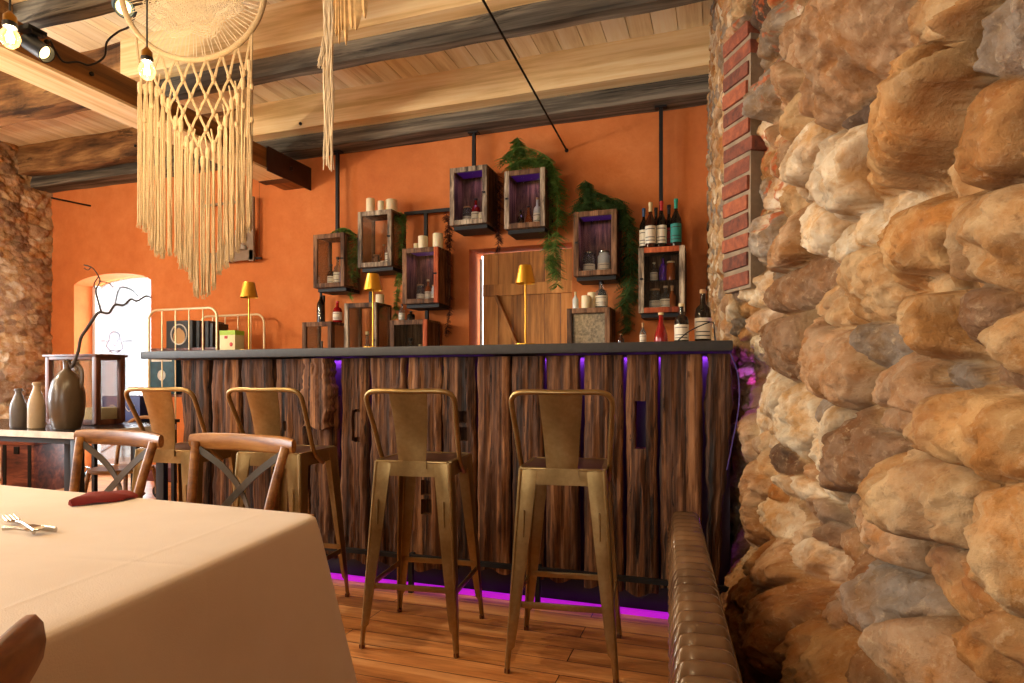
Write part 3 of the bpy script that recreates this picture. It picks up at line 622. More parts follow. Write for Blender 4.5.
# ================================================================= STOOLS
def stool(loc,rz,label):
    r=empty('bar_stool',loc,rz,label,'bar stool','antique gold metal bar stools at the timber bar'); hz=.748; hs=.158; hf=.205
    m=MB(); bm=None
    m.box((0,0,hz-.004),(2*hs-.01,2*hs-.01,.012),bev=.006); m.build('seat_panel',M['seat_dark'],r)
    m=MB(); m.cur=0
    for a in range(4):
        R=Matrix.Rotation(a*PI/2,3,'Z'); m.box(R@Vector((0,-hs+.002,hz-.028)),(2*hs-.03,.006,.062),R)
        m.box(R@Vector((0,-hs+.006,hz-.001)),(2*hs-.02,.02,.010),R,bev=.004)
    m.build('seat_frame',M['stool'],r)
    for sx in(-1,1):
        for sy in(-1,1):
            m=MB(); T=Vector((sx*hs,sy*hs,hz)); B=Vector((sx*hf,sy*hf,0)); 
            # folded-sheet leg: an L profile tapering to a narrow foot
            prof=[(0,.070),(.06,.066),(.45,.052),(.78,.036),(.87,.030),(.885,.020),(1,.016)]
            for (dx,dy) in((-sx,0),(0,-sy)):
                vs=[];ln=len(prof)
                for t,w in prof:
                    p=T.lerp(B,t); e=Vector((dx,dy,0)); n=Vector((sx if dx==0 else 0, sy if dy==0 else 0,0))
                    for q in(p,p+e*w*.5+n*.004,p+e*w,p+e*w-n*.006,p-n*.006): vs.append(q)
                fs=[(i*5+k,i*5+(k+1)%5,(i+1)*5+(k+1)%5,(i+1)*5+k) for i in range(ln-1) for k in range(5)]+[(4,3,2,1,0),tuple((ln-1)*5+k for k in range(5))]
                m.add(vs,fs,.5,True)
            m.tube([T+Vector((-sx*.004,-sy*.004,-.002)),T.lerp(B,.88)+Vector((-sx*.004,-sy*.004,0))],[.009,.006],8)
            lg=m.build('leg',M['stool'],r)
            m=MB(); m.box(B+Vector((-sx*.008,-sy*.008,.009)),(.020,.020,.018),bev=.004); m.build('foot_cap',M['seat_dark'],lg)
            m=MB(); q=T.lerp(B,.27)+Vector((0,sy*.006,0)); 
            if sy<0: m.tube([q+Vector((-sx*.03,-.002,-.05)),q+Vector((-sx*.033,-.002,.05))],.0035,6); m.build('stamped_slot',M['stool'],lg)
    zc=.25; f=lambda z:hs+(hf-hs)*(1-z/hz)
    for a in range(4):
        R=Matrix.Rotation(a*PI/2,3,'Z'); m=MB(); zz=zc if a%2==0 else zc-.012; w=f(zz)-.006; m.box(R@Vector((0,-w,zz)),(2*w-.02,.006,.024),R,bev=.002); m.build('crossbar',M['stool'],r)
    # back hoop
    zt=1.035
    L=[(-.166,.02,hz-.06),(-.170,-.06,hz+.0),(-.176,-.115,.86),(-.184,-.172,.975),(-.180,-.190,1.01),(-.158,-.200,1.028),(-.11,-.207,1.033),(0,-.213,1.031)]
    L=L+[(-x,y,z) for x,y,z in L[-2::-1]]
    m=MB(); m.tube(catmull(L,5),.0105,10); m.build('back_hoop',M['stool'],r)
    m=MB(); n=10
    for s_ in(0,1):
        pass
    vs=[];
    for i in range(n+1):
        t=i/n; z=hz+.0+(zt-.006-hz)*t; w=.058+.022*t; y=-hs-.004-.050*t+(.012*math.sin(t*PI)); 
        for x,dy in((-w,.004),(-w*.6,-.002),(0,-.004),(w*.6,-.002),(w,.004),(w,.007),(w*.6,.001),(0,-.001),(-w*.6,.001),(-w,.007)): vs.append((x,y+dy,z))
    fs=[(i*10+k,i*10+(k+1)%10,(i+1)*10+(k+1)%10,(i+1)*10+k) for i in range(n) for k in range(10)]+[tuple(range(9,-1,-1)),tuple(n*10+k for k in range(10))]
    m.add(vs,fs,.5,True); m.box((0,-hs-.006,hz-.012),(.125,.006,.03)); m.build('back_splat',M['stool'],r,auto=60)
    return r
stool((-.57,2.36,0),math.radians(7),'gold metal bar stool nearest the tufted leather bench, rightmost of the row')
stool((-1.19,2.37,0),math.radians(7),'gold metal bar stool seen whole beyond the corner of the tablecloth, second from the right')
stool((-1.93,2.42,0),math.radians(5),'gold metal bar stool standing behind the right-hand cross-back chair')
stool((-2.47,2.36,0),math.radians(5),'gold metal bar stool at the far left end of the bar, before the glass door')
# ================================================================= LEATHER BENCH
n=200; vs=[]; cr=22
PB=lambda y,s:(Vector((-.192,2.51,0)).lerp(Vector((.004,0,0)),(2.51-y)/2.51) if s<0 else Vector((-.068,2.51,0)).lerp(Vector((.148,0,0)),(2.51-y)/2.51))
zt=.54
m=MB(); NR=700; K=20
for i in range(NR+1):
    y=2.51-2.3*i/NR; a=PB(y,-1); b=PB(y,1); 
    for k in range(K+1):
        u=k/K; ph=2*PI*(2.51-y)/.062; rib=abs(math.sin(ph/2)); pinch=math.exp(-((u-.22)/.10)**2)*abs(math.cos(ph/2))
        ph2=ph+ (PI*0 if u<.3 else 0)
        rnd=1-abs(2*u-1)**5; z=zt-.05+.04*rnd**.7*(1 if rnd>0 else 0)+.036*(rib**.6)*(1-abs(2*u-1)**8)-.014*pinch
        x=a.x+(b.x-a.x)*u+(-.004*rib if k==0 else .004*rib if k==K else 0); vs.append((x,a.y+(b.y-a.y)*u,z))
fs=[(i*(K+1)+k,(i+1)*(K+1)+k,(i+1)*(K+1)+k+1,i*(K+1)+k+1) for i in range(NR) for k in range(K)]
be=empty('leather_bench',(-.03,1.3,0),0,'bronze leather bench with a channel-tufted padded top running along the stone wall','bench'); bv=Vector(be.location)
m.add([Vector(v)-bv for v in vs],fs,.5,True); m.build('tufted_pad',M['leather'],be,auto=80)
m=MB(); q=[(PB(2.51,-1)+Vector((.002,0,0))),(PB(2.51,1)-Vector((.002,0,0))),PB(.21,1)-Vector((.002,0,0)),PB(.21,-1)+Vector((.002,0,0))]; vs=[Vector((p.x,p.y,z))-bv for z in(.04,zt-.045) for p in q]
m.add(vs,[(3,2,1,0),(4,5,6,7)]+[(i,(i+1)%4,(i+1)%4+4,i+4) for i in range(4)],.5); m.build('bench_body',M['leather'],be)
m=MB(); q=[p.copy() for p in q]; vs=[Vector((p.x*.98,p.y,z))-bv for z in(0,.045) for p in q]; m.add(vs,[(3,2,1,0),(4,5,6,7)]+[(i,(i+1)%4,(i+1)%4+4,i+4) for i in range(4)],.5); m.build('plinth',M['black'],be)
# ================================================================= DINING TABLE
dt=empty('dining_table',(-1.6,.72,0),math.radians(4),'dining table hidden under the white tablecloth','table')
m=MB(); m.box((0,0,.735),(1.4,1.0,.03)); m.build('tabletop',M['wood_chair'],dt)
for sx in(-1,1):
    for sy in(-1,1): m=MB(); m.box((sx*.6,sy*.42,.36),(.06,.06,.72)); m.build('leg',M['wood_chair'],dt)
# cloth: corner points measured on the table plane, draped sides with folds
zc=.762
FR=at(321,514,z=zc); RN=at(33,641,z=zc); d1=(RN-FR).normalized()
BL=at(0,484,z=zc); d2=(BL-FR).normalized()
A=FR; B=FR+d2*1.62; Cc=B+d1*1.15; Dd=FR+d1*1.15
ring=[]; R=.045
def corner(p,u,v,n=7): # rounded corner, u/v unit vectors along the two edges away from p
    o=p+u*R+v*R; return [o-v*R*math.cos(PI/2*i/n)-u*R*math.sin(PI/2*i/n) for i in range(n+1)]
def edge(a,b,n): return [a.lerp(b,(i+1)/(n+1)) for i in range(n)]
cs=[corner(A,d1,d2),corner(B,-d2,d1),corner(Cc,-d1,-d2),corner(Dd,d2,-d1)]
r2=[]; 
for i in range(4):
    c=cs[i]; nx=cs[(i+1)%4]
    r2+=c+edge(c[-1],nx[0],46)
cen=(A+B+Cc+Dd)/4; n=len(r2); vs=[];
nrm=[]
for i in range(n): t=(r2[(i+1)%n]-r2[i-1]); q=Vector((t.y,-t.x,0)).normalized(); q=q if q.dot(r2[i]-cen)>0 else -q; nrm.append(q)
rows=[(0.0,.0)]
prof=[(-.012,0.0,0),(-.004,-.0015,0),(.003,-.006,0),(.006,-.014,0)]+[(.008+.0*k,-.014-.03*k,k/18) for k in range(1,19)]
acc=0; per=[0]
for i in range(1,n): per.append(per[-1]+(r2[i]-r2[i-1]).length)
cornpos=[per[0],per[len(cs[0])+46],per[2*(len(cs[0])+46)],per[3*(len(cs[0])+46)]]
TOTAL=per[-1]+(r2[0]-r2[-1]).length
for (dn,dz,t) in prof:
    for i in range(n):
        dcor=min(min(abs(per[i]-(c+.035)),TOTAL-abs(per[i]-(c+.035))) for c in cornpos); cf=math.exp(-(dcor/.13)**2)
        fold=.016*t*math.sin(per[i]*17+.6*math.sin(per[i]*5))*(1-cf); v=r2[i]+nrm[i]*(dn+fold+t*.03+cf*t*.095); vs.append((v.x,v.y,zc+dz))
NP=len(prof); fs=[(r*n+i,r*n+(i+1)%n,(r+1)*n+(i+1)%n,(r+1)*n+i) for r in range(NP-1) for i in range(n)]
# top: inner rings to the centre, with soft press creases
G=26; b0=len(vs)
for g in range(1,G):
    for i in range(n):
        v=(r2[i]-nrm[i]*.012).lerp(cen,g/G); dd=(v-FR); a_=dd.dot(d2); b_=dd.dot(d1)
        cz=.0016*math.exp(-((b_-.36)/.006)**2)+.0016*math.exp(-((a_-.55)/.006)**2)+.0016*math.exp(-((a_-1.05)/.006)**2)+.0012*math.sin(a_*9+b_*4)*.5
        vs.append((v.x,v.y,zc+cz))
cidx=len(vs); vs.append((cen.x,cen.y,zc))
for i in range(n): fs.append((i,b0+i,b0+(i+1)%n,(i+1)%n))
for g in range(G-2):
    for i in range(n): fs.append((b0+g*n+i,b0+(g+1)*n+i,b0+(g+1)*n+(i+1)%n,b0+g*n+(i+1)%n))
for i in range(n): fs.append((b0+(G-2)*n+i,cidx,b0+(G-2)*n+(i+1)%n))
m=MB(); m.add(vs,fs,.5,True); o=m.build('tablecloth',M['cloth'],auto=85); tag(o,'cream tablecloth hanging over the sides of the dining table in the foreground','tablecloth')
# cutlery
def flat_sheet(m,outline,z0,th): m.add([(x,y,z0) for x,y in outline]+[(x,y,z0+th) for x,y in outline],[tuple(range(len(outline)-1,-1,-1)),tuple(range(len(outline),2*len(outline)))]+[(i,(i+1)%len(outline),(i+1)%len(outline)+len(outline),i+len(outline)) for i in range(len(outline))],.5)
ZT_=zc+.003
def flatobj(name,p,q,label,cat,fn):
    a=at(*p,z=ZT_);b=at(*q,z=ZT_); ang=math.atan2(b.y-a.y,b.x-a.x); L=(b-a).length; m=MB(); fn(m,L); return tag(m.build(name,M['steel'],None,(a.x,a.y,ZT_),(0,0,ang)),label,cat,None)
def knife(m,L): m.tube(catmull([(0,0,.003),(L*.45,0,.003)],4),[.006]*5,8,flat=.5); flat_sheet(m,[(L*.44,-.004),(L*.6,-.009),(L*.9,-.009),(L,0),(L*.95,.006),(L*.44,.004)],.001,.002)
def spoon(m,L):
    m.tube(catmull([(0,0,.004),(L*.35,0,.006),(L*.7,0,.003)],4),[.006,.005,.005,.004,.004,.004,.003,.003,.003],8,flat=.5)
    vs=[];N=14
    for r_ in(0,.5,1):
        for i in range(N): a=2*PI*i/N; vs.append((L*.85+L*.16*r_*math.cos(a),.019*r_*math.sin(a),.002+.007*r_*r_))
    m.add(vs,[(k*N+i,k*N+(i+1)%N,(k+1)*N+(i+1)%N,(k+1)*N+i) for k in range(2) for i in range(N)],.5,True)
def fork(m,L):
    m.tube(catmull([(0,0,.004),(L*.4,0,.009),(L*.68,0,.005)],4),[.006,.005,.005,.004,.004,.004,.003,.003,.003],8,flat=.5)
    flat_sheet(m,[(L*.66,-.004),(L*.74,-.011),(L*.80,-.012),(L*.80,.012),(L*.74,.011),(L*.66,.004)],.004,.002)
    for k in range(4): m.tube([(L*.79,-.0102+.0068*k,.005),(L,-.0102+.0068*k,.010)],[.0022,.0012],6)
flatobj('fork',(34,534),(8,520),'steel fork on the tablecloth, its tines at the back left of the cutlery','fork',fork)
flatobj('spoon',(3,530),(41,533),'steel spoon lying in front of the fork on the tablecloth','spoon',spoon)
flatobj('knife',(56,531),(26,526),'steel table knife lying behind the spoon bowl on the tablecloth','knife',knife)
# napkin pouch
m=MB(); c0=at(70,503,z=zc+.01); c1=at(125,492,z=zc+.01); u=(c1-c0); L=u.length; N=24; vs=[]
for i in range(N+1):
    t=i/N; w=.062*math.sin(PI*min(1,t*1.5+.02)/ (2 if t<.66 else 2) ) if t<.6 else .062; w=max(.006,w)*(1-.25*max(0,(t-.85)/.15))
    for (s_,hh) in((-1,.0),(-.95,.008),(-.5,.017),(0,.021),(.5,.018),(.95,.008),(1,.0)): vs.append((t*L,s_*w,hh*(.5+.5*math.sin(PI*min(1,t+.12)))+.002*math.sin(t*14+s_*2)))
fs=[(i*7+k,(i+1)*7+k,(i+1)*7+(k+1)%7,i*7+(k+1)%7) for i in range(N) for k in range(7)]+[tuple(range(7)),tuple(N*7+6-k for k in range(7))]
m.add(vs,fs,.5,True); o=m.build('napkin_pouch',M['napkin'],None,(c0.x,c0.y,zc+.003),(0,0,math.atan2(u.y,u.x)),auto=70); tag(o,'folded dark red pouch lying at the far edge of the tablecloth','napkin pouch')
# ================================================================= CROSS-BACK CHAIRS
def chair(loc,rz,label):
    """local -y is the front; back at +y"""
    r=empty('dining_chair',loc,rz,label,'chair','cross-back wooden chairs around the dining table')
    m=MB(); n=28; pts=[]
    for i in range(n): a=2*PI*i/n; pts.append((.215*math.copysign(abs(math.cos(a))**.7,math.cos(a)),.205*math.copysign(abs(math.sin(a))**.7,math.sin(a))))
    vs=[(x*s_,y*s_,z) for s_,z in((.94,.43),(1,.437),(1,.455),(.95,.462),(.5,.457)) for x,y in pts]
    m.add(vs,[(k*n+i,k*n+(i+1)%n,(k+1)*n+(i+1)%n,(k+1)*n+i) for k in range(4) for i in range(n)]+[tuple(range(n-1,-1,-1)),tuple(4*n+i for i in range(n))],.5,True); m.build('seat',M['wood_chair'],r)
    for s_ in(-1,1):
        m=MB(); m.tube([(s_*.17,-.16,.44),(s_*.185,-.19,0)],[.018,.014],12); m.build('leg',M['wood_chair'],r)
        # rear leg runs up to carry the back rail
        m=MB(); m.tube(catmull([(s_*.195,.27,0),(s_*.182,.215,.22),(s_*.178,.195,.45),(s_*.20,.225,.66),(s_*.228,.262,.838)],6),[.015]*6+[.017]*13+[.0165]*6,12); m.build('leg',M['wood_chair'],r)
    # curved top rail: flattened bentwood bar
    vs=[];N=24
    for i in range(N+1):
        t=-1+2*i/N; x=t*.262; yy=.272+.035*(1-t*t)-.004; z0=.842; hh=.033*(1-.25*abs(t)**6) ; th=.0125
        for k in range(10):
            a=2*PI*k/10; vs.append((x,yy+th*math.cos(a),z0+hh*math.copysign(abs(math.sin(a))**.8,math.sin(a))))
    m=MB(); m.add(vs,[(i*10+k,(i+1)*10+k,(i+1)*10+(k+1)%10,i*10+(k+1)%10) for i in range(N) for k in range(10)]+[tuple(range(10)),tuple(N*10+9-k for k in range(10))],.5,True); m.build('top_rail',M['wood_chair'],r,auto=60)
    for s_ in(-1,1):
        m=MB(); P=catmull([(-s_*.21,.262,.812),(-s_*.09,.272+.006*s_,.74),(s_*.02,.262+.006*s_,.645),(s_*.168,.205,.48)],6)
        for a,b in zip(P[:-1],P[1:]): m.beam(a,b+(b-a)*.12,.005,.026,up=(0,1,0) if False else (0,0,1),tint=.5)
        m.build('cross_strap',M['strap'],r)
    m=MB(); 
    for s_ in(-1,1): m.tube([(s_*.178,-.17,.22),(s_*.184,.21,.22)],.009,8)
    m.tube([(-.182,.02,.22),(.182,.02,.22)],.009,8); m.tube([(-.18,.205,.30),(.18,.205,.30)],.009,8); m.build('stretcher',M['wood_chair'],r)
    return r
M['strap']=plain('strap_steel',(96,92,84),.4,.8,noise=.2)
c1=at(117,440,y=1.66); c2=at(243,442,y=1.72)
chair((-2.31,1.56,0),math.radians(-6),'cross-back chair behind the tablecloth, the one with the red pouch in front of it')
chair((-1.71,1.57,0),math.radians(-6),'cross-back chair behind the tablecloth, in front of the second stool from the left')
chair((-.695,.03,0),math.radians(-60),'dark wooden chair of which only the back rail end shows in the bottom left corner')
# ================================================================= BOTTLES, JARS, CANDLES
def bottle(loc,h,r,glass,label_mat=None,cap=None,label='',shape='round',group='bottles around the bar',neck_label=None,cat='bottle'):
    P={'round':[(0,0),(r*.92,0),(r,.01*h),(r,.52*h),(r*.93,.60*h),(r*.5,.70*h),(r*.34,.76*h),(r*.31,.93*h),(r*.36,.94*h),(r*.36,.965*h),(0,.965*h)],
       'squat':[(0,0),(r*.95,0),(r,.02*h),(r,.55*h),(r*.85,.66*h),(r*.35,.74*h),(r*.3,.92*h),(r*.36,.93*h),(r*.36,.96*h),(0,.96*h)],
       'bell':[(0,0),(r*.95,0),(r,.03*h),(r*.92,.3*h),(r*.62,.52*h),(r*.36,.66*h),(r*.30,.92*h),(r*.37,.93*h),(r*.37,.96*h),(0,.96*h)],
       'jar':[(0,0),(r*.95,0),(r,.04*h),(r,.78*h),(r*.8,.86*h),(r*.8,.92*h),(0,.92*h)]}[shape]
    m=MB(); m.lathe(P,n=20); o=m.build('bottle' if shape!='jar' else 'jar',glass,None,loc); tag(o,label,cat,group)
    if label_mat:
        m=MB(); z0,z1=(.10,.48) if shape!='bell' else (.06,.26); rr=r*1.012; m.lathe([(rr,z0*h),(rr,z1*h)],n=20,cap=False); l=m.build('label',label_mat,o)
        m=MB(); rr2=r*1.02; 
        for zz in(z0+.05,z0+.12,z1-.08): m.add([(rr2*math.cos(a),rr2*math.sin(a),zz*h+dz) for a in np.linspace(-2.6,-.6,7) for dz in(0,.018*h)],[(2*i,2*i+2,2*i+3,2*i+1) for i in range(6)],.5)
        m.build('label_print',M['cap_black'],l)
    if cap:
        m=MB(); cr=r*(.40 if shape!='jar' else .86); m.lathe([(0,.93*h),(cr,.93*h),(cr,h),(cr*.9,h*1.005),(0,h*1.005)],n=16); 
        if shape=='round': m.lathe([(r*.345,.80*h),(r*.345,.93*h)],n=16,cap=False)
        m.build('cap' if shape!='jar' else 'lid',cap,o)
    return o
def candle(loc,h,r,label,group='pillar candles on the cabinets'):
    m=MB(); m.lathe([(0,0),(r*.97,0),(r,.004),(r,h-.004),(r*.96,h),(r*.7,h-.003),(r*.3,h-.006),(0,h-.007)],n=24); o=m.build('pillar_candle',M['wax'],None,loc); tag(o,label,'candle',group)
    m=MB(); m.tube([(0,0,h-.008),(.001,0,h+.004),(.003,0,h+.010)],.0013,6); m.build('wick',M['wick'],o); return o
# ================================================================= DISPLAY CABINETS
CF=4.66; CD=.24     # front plane of the glass doors, depth
CAB={}
def light_cab(r,w,h,D):
    l=bpy.data.lights.new('cabinet_glow','AREA'); l.energy=.35; l.color=(.75,.45,1); l.size=.15; o=bpy.data.objects.new('cabinet_glow',l); COL.objects.link(o); o.parent=r; o.location=(0,D/2,h-.035)
def cabinet(key,px0,py0,px1,py1,label,mats,back=True,led=False,latch=1,y=CF,rz=0.,depth=CD,shelves=(),bot=None,ledge=True):
    a=at(px0,py0,y=y); b=at(px1,py0,y=y); w=b.x-a.x; zt=a.z if False else at((px0+px1)/2,py0,y=y).z
    zb=at((px0+px1)/2,py1,y=y).z if bot is None else bot; h=zt-zb; cx=(a.x+b.x)/2
    r=empty('display_cabinet',(cx,y,zb),rz,label,'display cabinet','weathered glass-fronted display cabinets on the orange wall')
    fm,sm_,hm=mats; t=.018; fw=.040; W=w/2; D=depth
    m=MB(); m.box((0,D/2,t/2),(w,D,t),tint=.2,bev=.003); m.box((0,D/2,h-t/2),(w,D,t),tint=.7,bev=.003)
    for s_ in(-1,1):
        for yy in(.015,D-.015): m.box((s_*(W-t/2),yy,h/2),(t,.03,h-2*t),bev=.003)
    if back: m.box((0,D-.006,h/2),(w-.01,.012,h-.02),tint=.1)
    m.build('case',sm_,r)
    for s_ in(-1,1):
        m=MB(); m.box((s_*(W-t/2-.001),D/2,h/2),(.004,D-.05,h-2*t)); m.build('side_panel',M['pane'] if not back else sm_,r)
    d=empty('door',(0,-.011,0)); d.parent=r
    for s_ in(-1,1): m=MB(); m.box((s_*(W-fw/2),0,h/2),(fw,.02,h),tint=random.random(),bev=.004); m.build('door_stile',hm if s_==latch or hm is not M['wood_cabo'] else fm,d)
    for z_ in(fw/2,h-fw/2): m=MB(); m.box((0,0,z_),(w-2*fw,.018,fw),tint=random.random(),bev=.004); m.build('door_rail',fm,d)
    m=MB(); m.box((0,.004,h/2),(w-2*fw+.006,.003,h-2*fw+.006)); m.build('door_pane',M['pane_case'],d)
    m=MB(); m.box((latch*(W-fw*.55),-.014,h*.52),(.02,.008,.014)); m.lathe([(0,0),(.005,0),(.005,.012),(0,.014)],(latch*(W-fw*.8),-.012,h*.52),8,M=Matrix.Rotation(PI/2,3,'X')); m.build('latch',M['iron'],d)
    for f in shelves:
        m=MB(); m.box((0,D/2+.01,h*f),(w-2*t-.004,D-.05,.006)); m.build('glass_shelf',M['pane'],r)
    if led: light_cab(r,w,h,D); m=MB(); m.box((0,D/2,h-t-.004),(w*.78,D*.6,.004)); m.build('led_strip',M['led_cab'],r)
    if ledge: m=MB(); m.box((0,D/2+.02,-.016),(w-.03,D-.02,.030)); m.build('steel_bracket',M['iron_dark'],r)
    CAB[key]=dict(cx=cx,w=w,zb=zb,zt=zt,h=h,y=y,D=D,rz=rz); return r
wc,w2,wo=M['wood_cab'],M['wood_cab2'],M['wood_cabo']
cabinet(1,314.5,234,345.5,287.5,'brown glass-fronted wall cabinet hanging from the leftmost ceiling pole, fern at its right',(wc,wc,wc),back=False,shelves=())
cabinet(2,359,211,392.6,267,'wall cabinet with three cream candles on top, right of the leftmost ceiling pole',(w2,wc,w2),back=False,shelves=())
cabinet(3,403.4,248,439,303.5,'wall cabinet with an orange-red right door stile and three candles on top',(wc,wc,wo),back=True,led=True)
cabinet(4,450.6,167,487.6,224.5,'high wall cabinet hanging directly from a short ceiling pole, reddish vine at its left',(w2,wc,w2),back=True,led=True)
cabinet(5,505,170,545.5,228,'high wall cabinet above the plank door, its top covered in fern',(wc,wc,w2),back=True,led=True,latch=-1)
cabinet(6,574,211,617,275.5,'wall cabinet right of the plank door with fern draped over its top and right side',(wc,wc,wc),back=True,led=True,latch=-1,rz=.0)
cabinet(7,638.7,247,685,312.6,'wall cabinet below a row of wine bottles, hanging from the pole nearest the stone wall',(wo,wc,w2),back=True,latch=-1,shelves=(.5,))
BB=1.06
cabinet(8,567.3,308,610.4,0,'low cabinet with patterned silvery glass behind the worktop, small candles on its top',(wc,wc,wc),back=True,latch=-1,bot=BB,ledge=False,shelves=())
cabinet(9,303.4,322,332.7,0,'low cabinet at the left end behind the worktop, under the tall dark bottle',(wc,wc,wc),back=False,bot=BB,ledge=False,shelves=())
cabinet(10,345.5,303,377.5,0,'low cabinet behind the gold lamp, one small candle on its top',(wc,wc,w2),back=False,bot=BB,ledge=False,shelves=())
cabinet(11,391,320,428,0,'low cabinet with a reddish right stile behind the worktop',(wc,wc,wo),back=True,bot=BB,ledge=False,shelves=())
# patterned panel in cabinet 8
t=NT('patterned_glass'); vn=t.noise(t.coord(),55,4,.6,1.5)
t.set(Base_Color=t.ramp(vn,[(.4,srgb(50,42,34)),(.6,srgb(140,124,100))]),Metallic=.0,Roughness=.35); t.bump(vn,.5,.003); M['pattern']=t.m
c=CAB[8]; m=MB(); m.box((0,.03,c['h']/2),(c['w']-.075,.006,c['h']-.07)); m.build('patterned_panel',plain('rippled_silver_glass',(130,116,92),.25,.35,noise=.75,ns=52),[o for o in bpy.data.objects if o.name.startswith('display_cabinet') and abs(o.location.x-c['cx'])<1e-4][0])
# back counter carrying the low cabinets
q0=at(296,y=CF).x; q1=at(690,y=CF).x
bc=empty('back_counter',((q0+q1)/2,WY-.2,0),0,'low dark back counter along the orange wall behind the bar, under the lowest cabinets','counter')
m=MB(); m.box((0,0,BB/2-.02),(q1-q0,.36,BB-.04)); m.build('carcass',M['wood_case'],bc); m=MB(); m.box((0,-.02,BB-.021),(q1-q0+.02,.42,.04)); m.build('counter_top',M['counter'],bc)
# poles
def pole(pts,label,r=.014):
    m=MB()
    for a,b in zip(pts[:-1],pts[1:]): m.beam(a,b,2*r,2*r,up=(0,1,0) if abs((Vector(b)-Vector(a)).z)>.01 else (0,0,1))
    m.box(Vector(pts[0])-Vector((0,0,.006)),(.09,.06,.012)) if abs(pts[0][2]-3.2)<.05 else None
    return tag(m.build('steel_pole',M['iron_dark'],None),label,'pole','dark steel poles carrying the wall cabinets')
yp=4.87
def cp(px,py): return at(px,py,y=yp)
x=cp(337.5,200).x; pole([(x,yp,3.178),(x,yp,CAB[1]['zt']+.002)],'leftmost dark ceiling pole above the cabinet with the dark liquor bottles')
x=cp(474,150).x; pole([(x,yp,3.178),(x,yp,CAB[4]['zt']+.002)],'short dark ceiling pole above the high cabinet left of the fern')
x=cp(661,150).x; pole([(x,yp,3.178),(x,yp,CAB[7]['zt']+.002)],'dark ceiling pole behind the row of wine bottles')
zc2=cp(425,212).z; x0=CAB[2]['cx']+CAB[2]['w']/2+.002; x1=CAB[4]['cx']-CAB[4]['w']/2-.002; pole([(x0,yp,zc2),(x1,yp,zc2)],'horizontal dark bar between the candle-topped cabinet and the high cabinet')
x=cp(426,230).x; pole([(x,yp,zc2-.016),(x,yp,CAB[3]['zt']+.002)],'short dark pole behind the candles of the cabinet with the orange stile')
x=cp(427,310).x; pole([(x,yp,CAB[3]['zb']-.033),(x,yp,CAB[11]['zt']+.002)],'short dark pole linking the two cabinets with orange-red stiles')
x=cp(323,300).x; pole([(x,yp,CAB[1]['zb']-.033),(x,yp,CAB[9]['zt']+.002)],'short dark pole behind the dark wine bottle')
x=cp(371,290).x; pole([(x,yp,CAB[2]['zb']-.033),(x,yp,CAB[10]['zt']+.002)],'short dark pole behind the shade of the middle gold lamp')
x=cp(601,290).x; pole([(x,yp,CAB[6]['zb']-.033),(x,yp,CAB[8]['zt']+.002)],'short dark pole behind the small bottles on the patterned-glass cabinet')
# things on top of the cabinets
def onto(k,px,dy=.1): c=CAB[k]; y=c['y']+dy; q=at(px,y=y); return Vector((q.x,y,c['zt']+.001))
def wpx(n,y,px=450): return n*y/ray(px)[1]/FX
def cand(k,px,w,ht,label,dy=.1): p=onto(k,px,dy); candle(p,wpx(ht,p.y,px),wpx(w,p.y,px)/2,label)
cand(2,370.5,8.6,16,'cream candle at the left end on the cabinet right of the leftmost ceiling pole')
cand(2,381,6.4,11.5,'smallest middle candle on the cabinet right of the leftmost ceiling pole',.07)
cand(2,391.5,11.5,13.5,'widest cream candle, right one of three on the higher cabinet',.12)
cand(3,416.5,6,8,'smallest cream candle at the left on the cabinet with the orange stile',.13)
cand(3,423,9.6,13,'middle cream candle on the cabinet with the orange stile',.06)
cand(3,438,10.6,15.5,'tallest cream candle, at the right on the cabinet with the orange stile',.1)
cand(10,380,8.5,9,'cream candle just right of the middle gold lamp shade')
cand(8,586,9,13,'cream candle in front on the patterned-glass cabinet',.05)
cand(8,592,9,17,'cream candle partly behind another on the patterned-glass cabinet',.13)
def bot(k,px,w,ht,glass,lm,cap,label,shape='round',dy=.1,group='bottles standing on the wall cabinets'): p=onto(k,px,dy); return bottle(p,wpx(ht,p.y,px),wpx(w,p.y,px)/2,glass,lm,cap,label,shape,group)
bot(9,321,8,33,M['g_dark'],None,M['cap_black'],'tall dark bottle at the left on the low cabinet, under the brown wall cabinet')
bot(9,337.5,9,21,M['g_red'],M['paper'],M['cap_red'],'short red bottle with a pale label beside the tall dark bottle','squat',.1)
bot(11,402,6.5,17,M['g_clear'],M['paper'],M['cap_black'],'small clear bottle with a white label on the low cabinet behind the trailing fern','squat')
bot(11,411,8,10,M['g_dark'],None,M['cap_black'],'little dark flask on the low cabinet, right of the white-labelled bottle','squat')
bot(8,575.5,6,18,M['g_white'],None,M['cap_cream'],'slim milky bottle left of the candles on the patterned-glass cabinet','round')
bot(8,601.5,12.5,27,M['g_clear'],M['paper'],M['cap_black'],'clear square-shouldered bottle with a white label right of the candles','squat',.11)
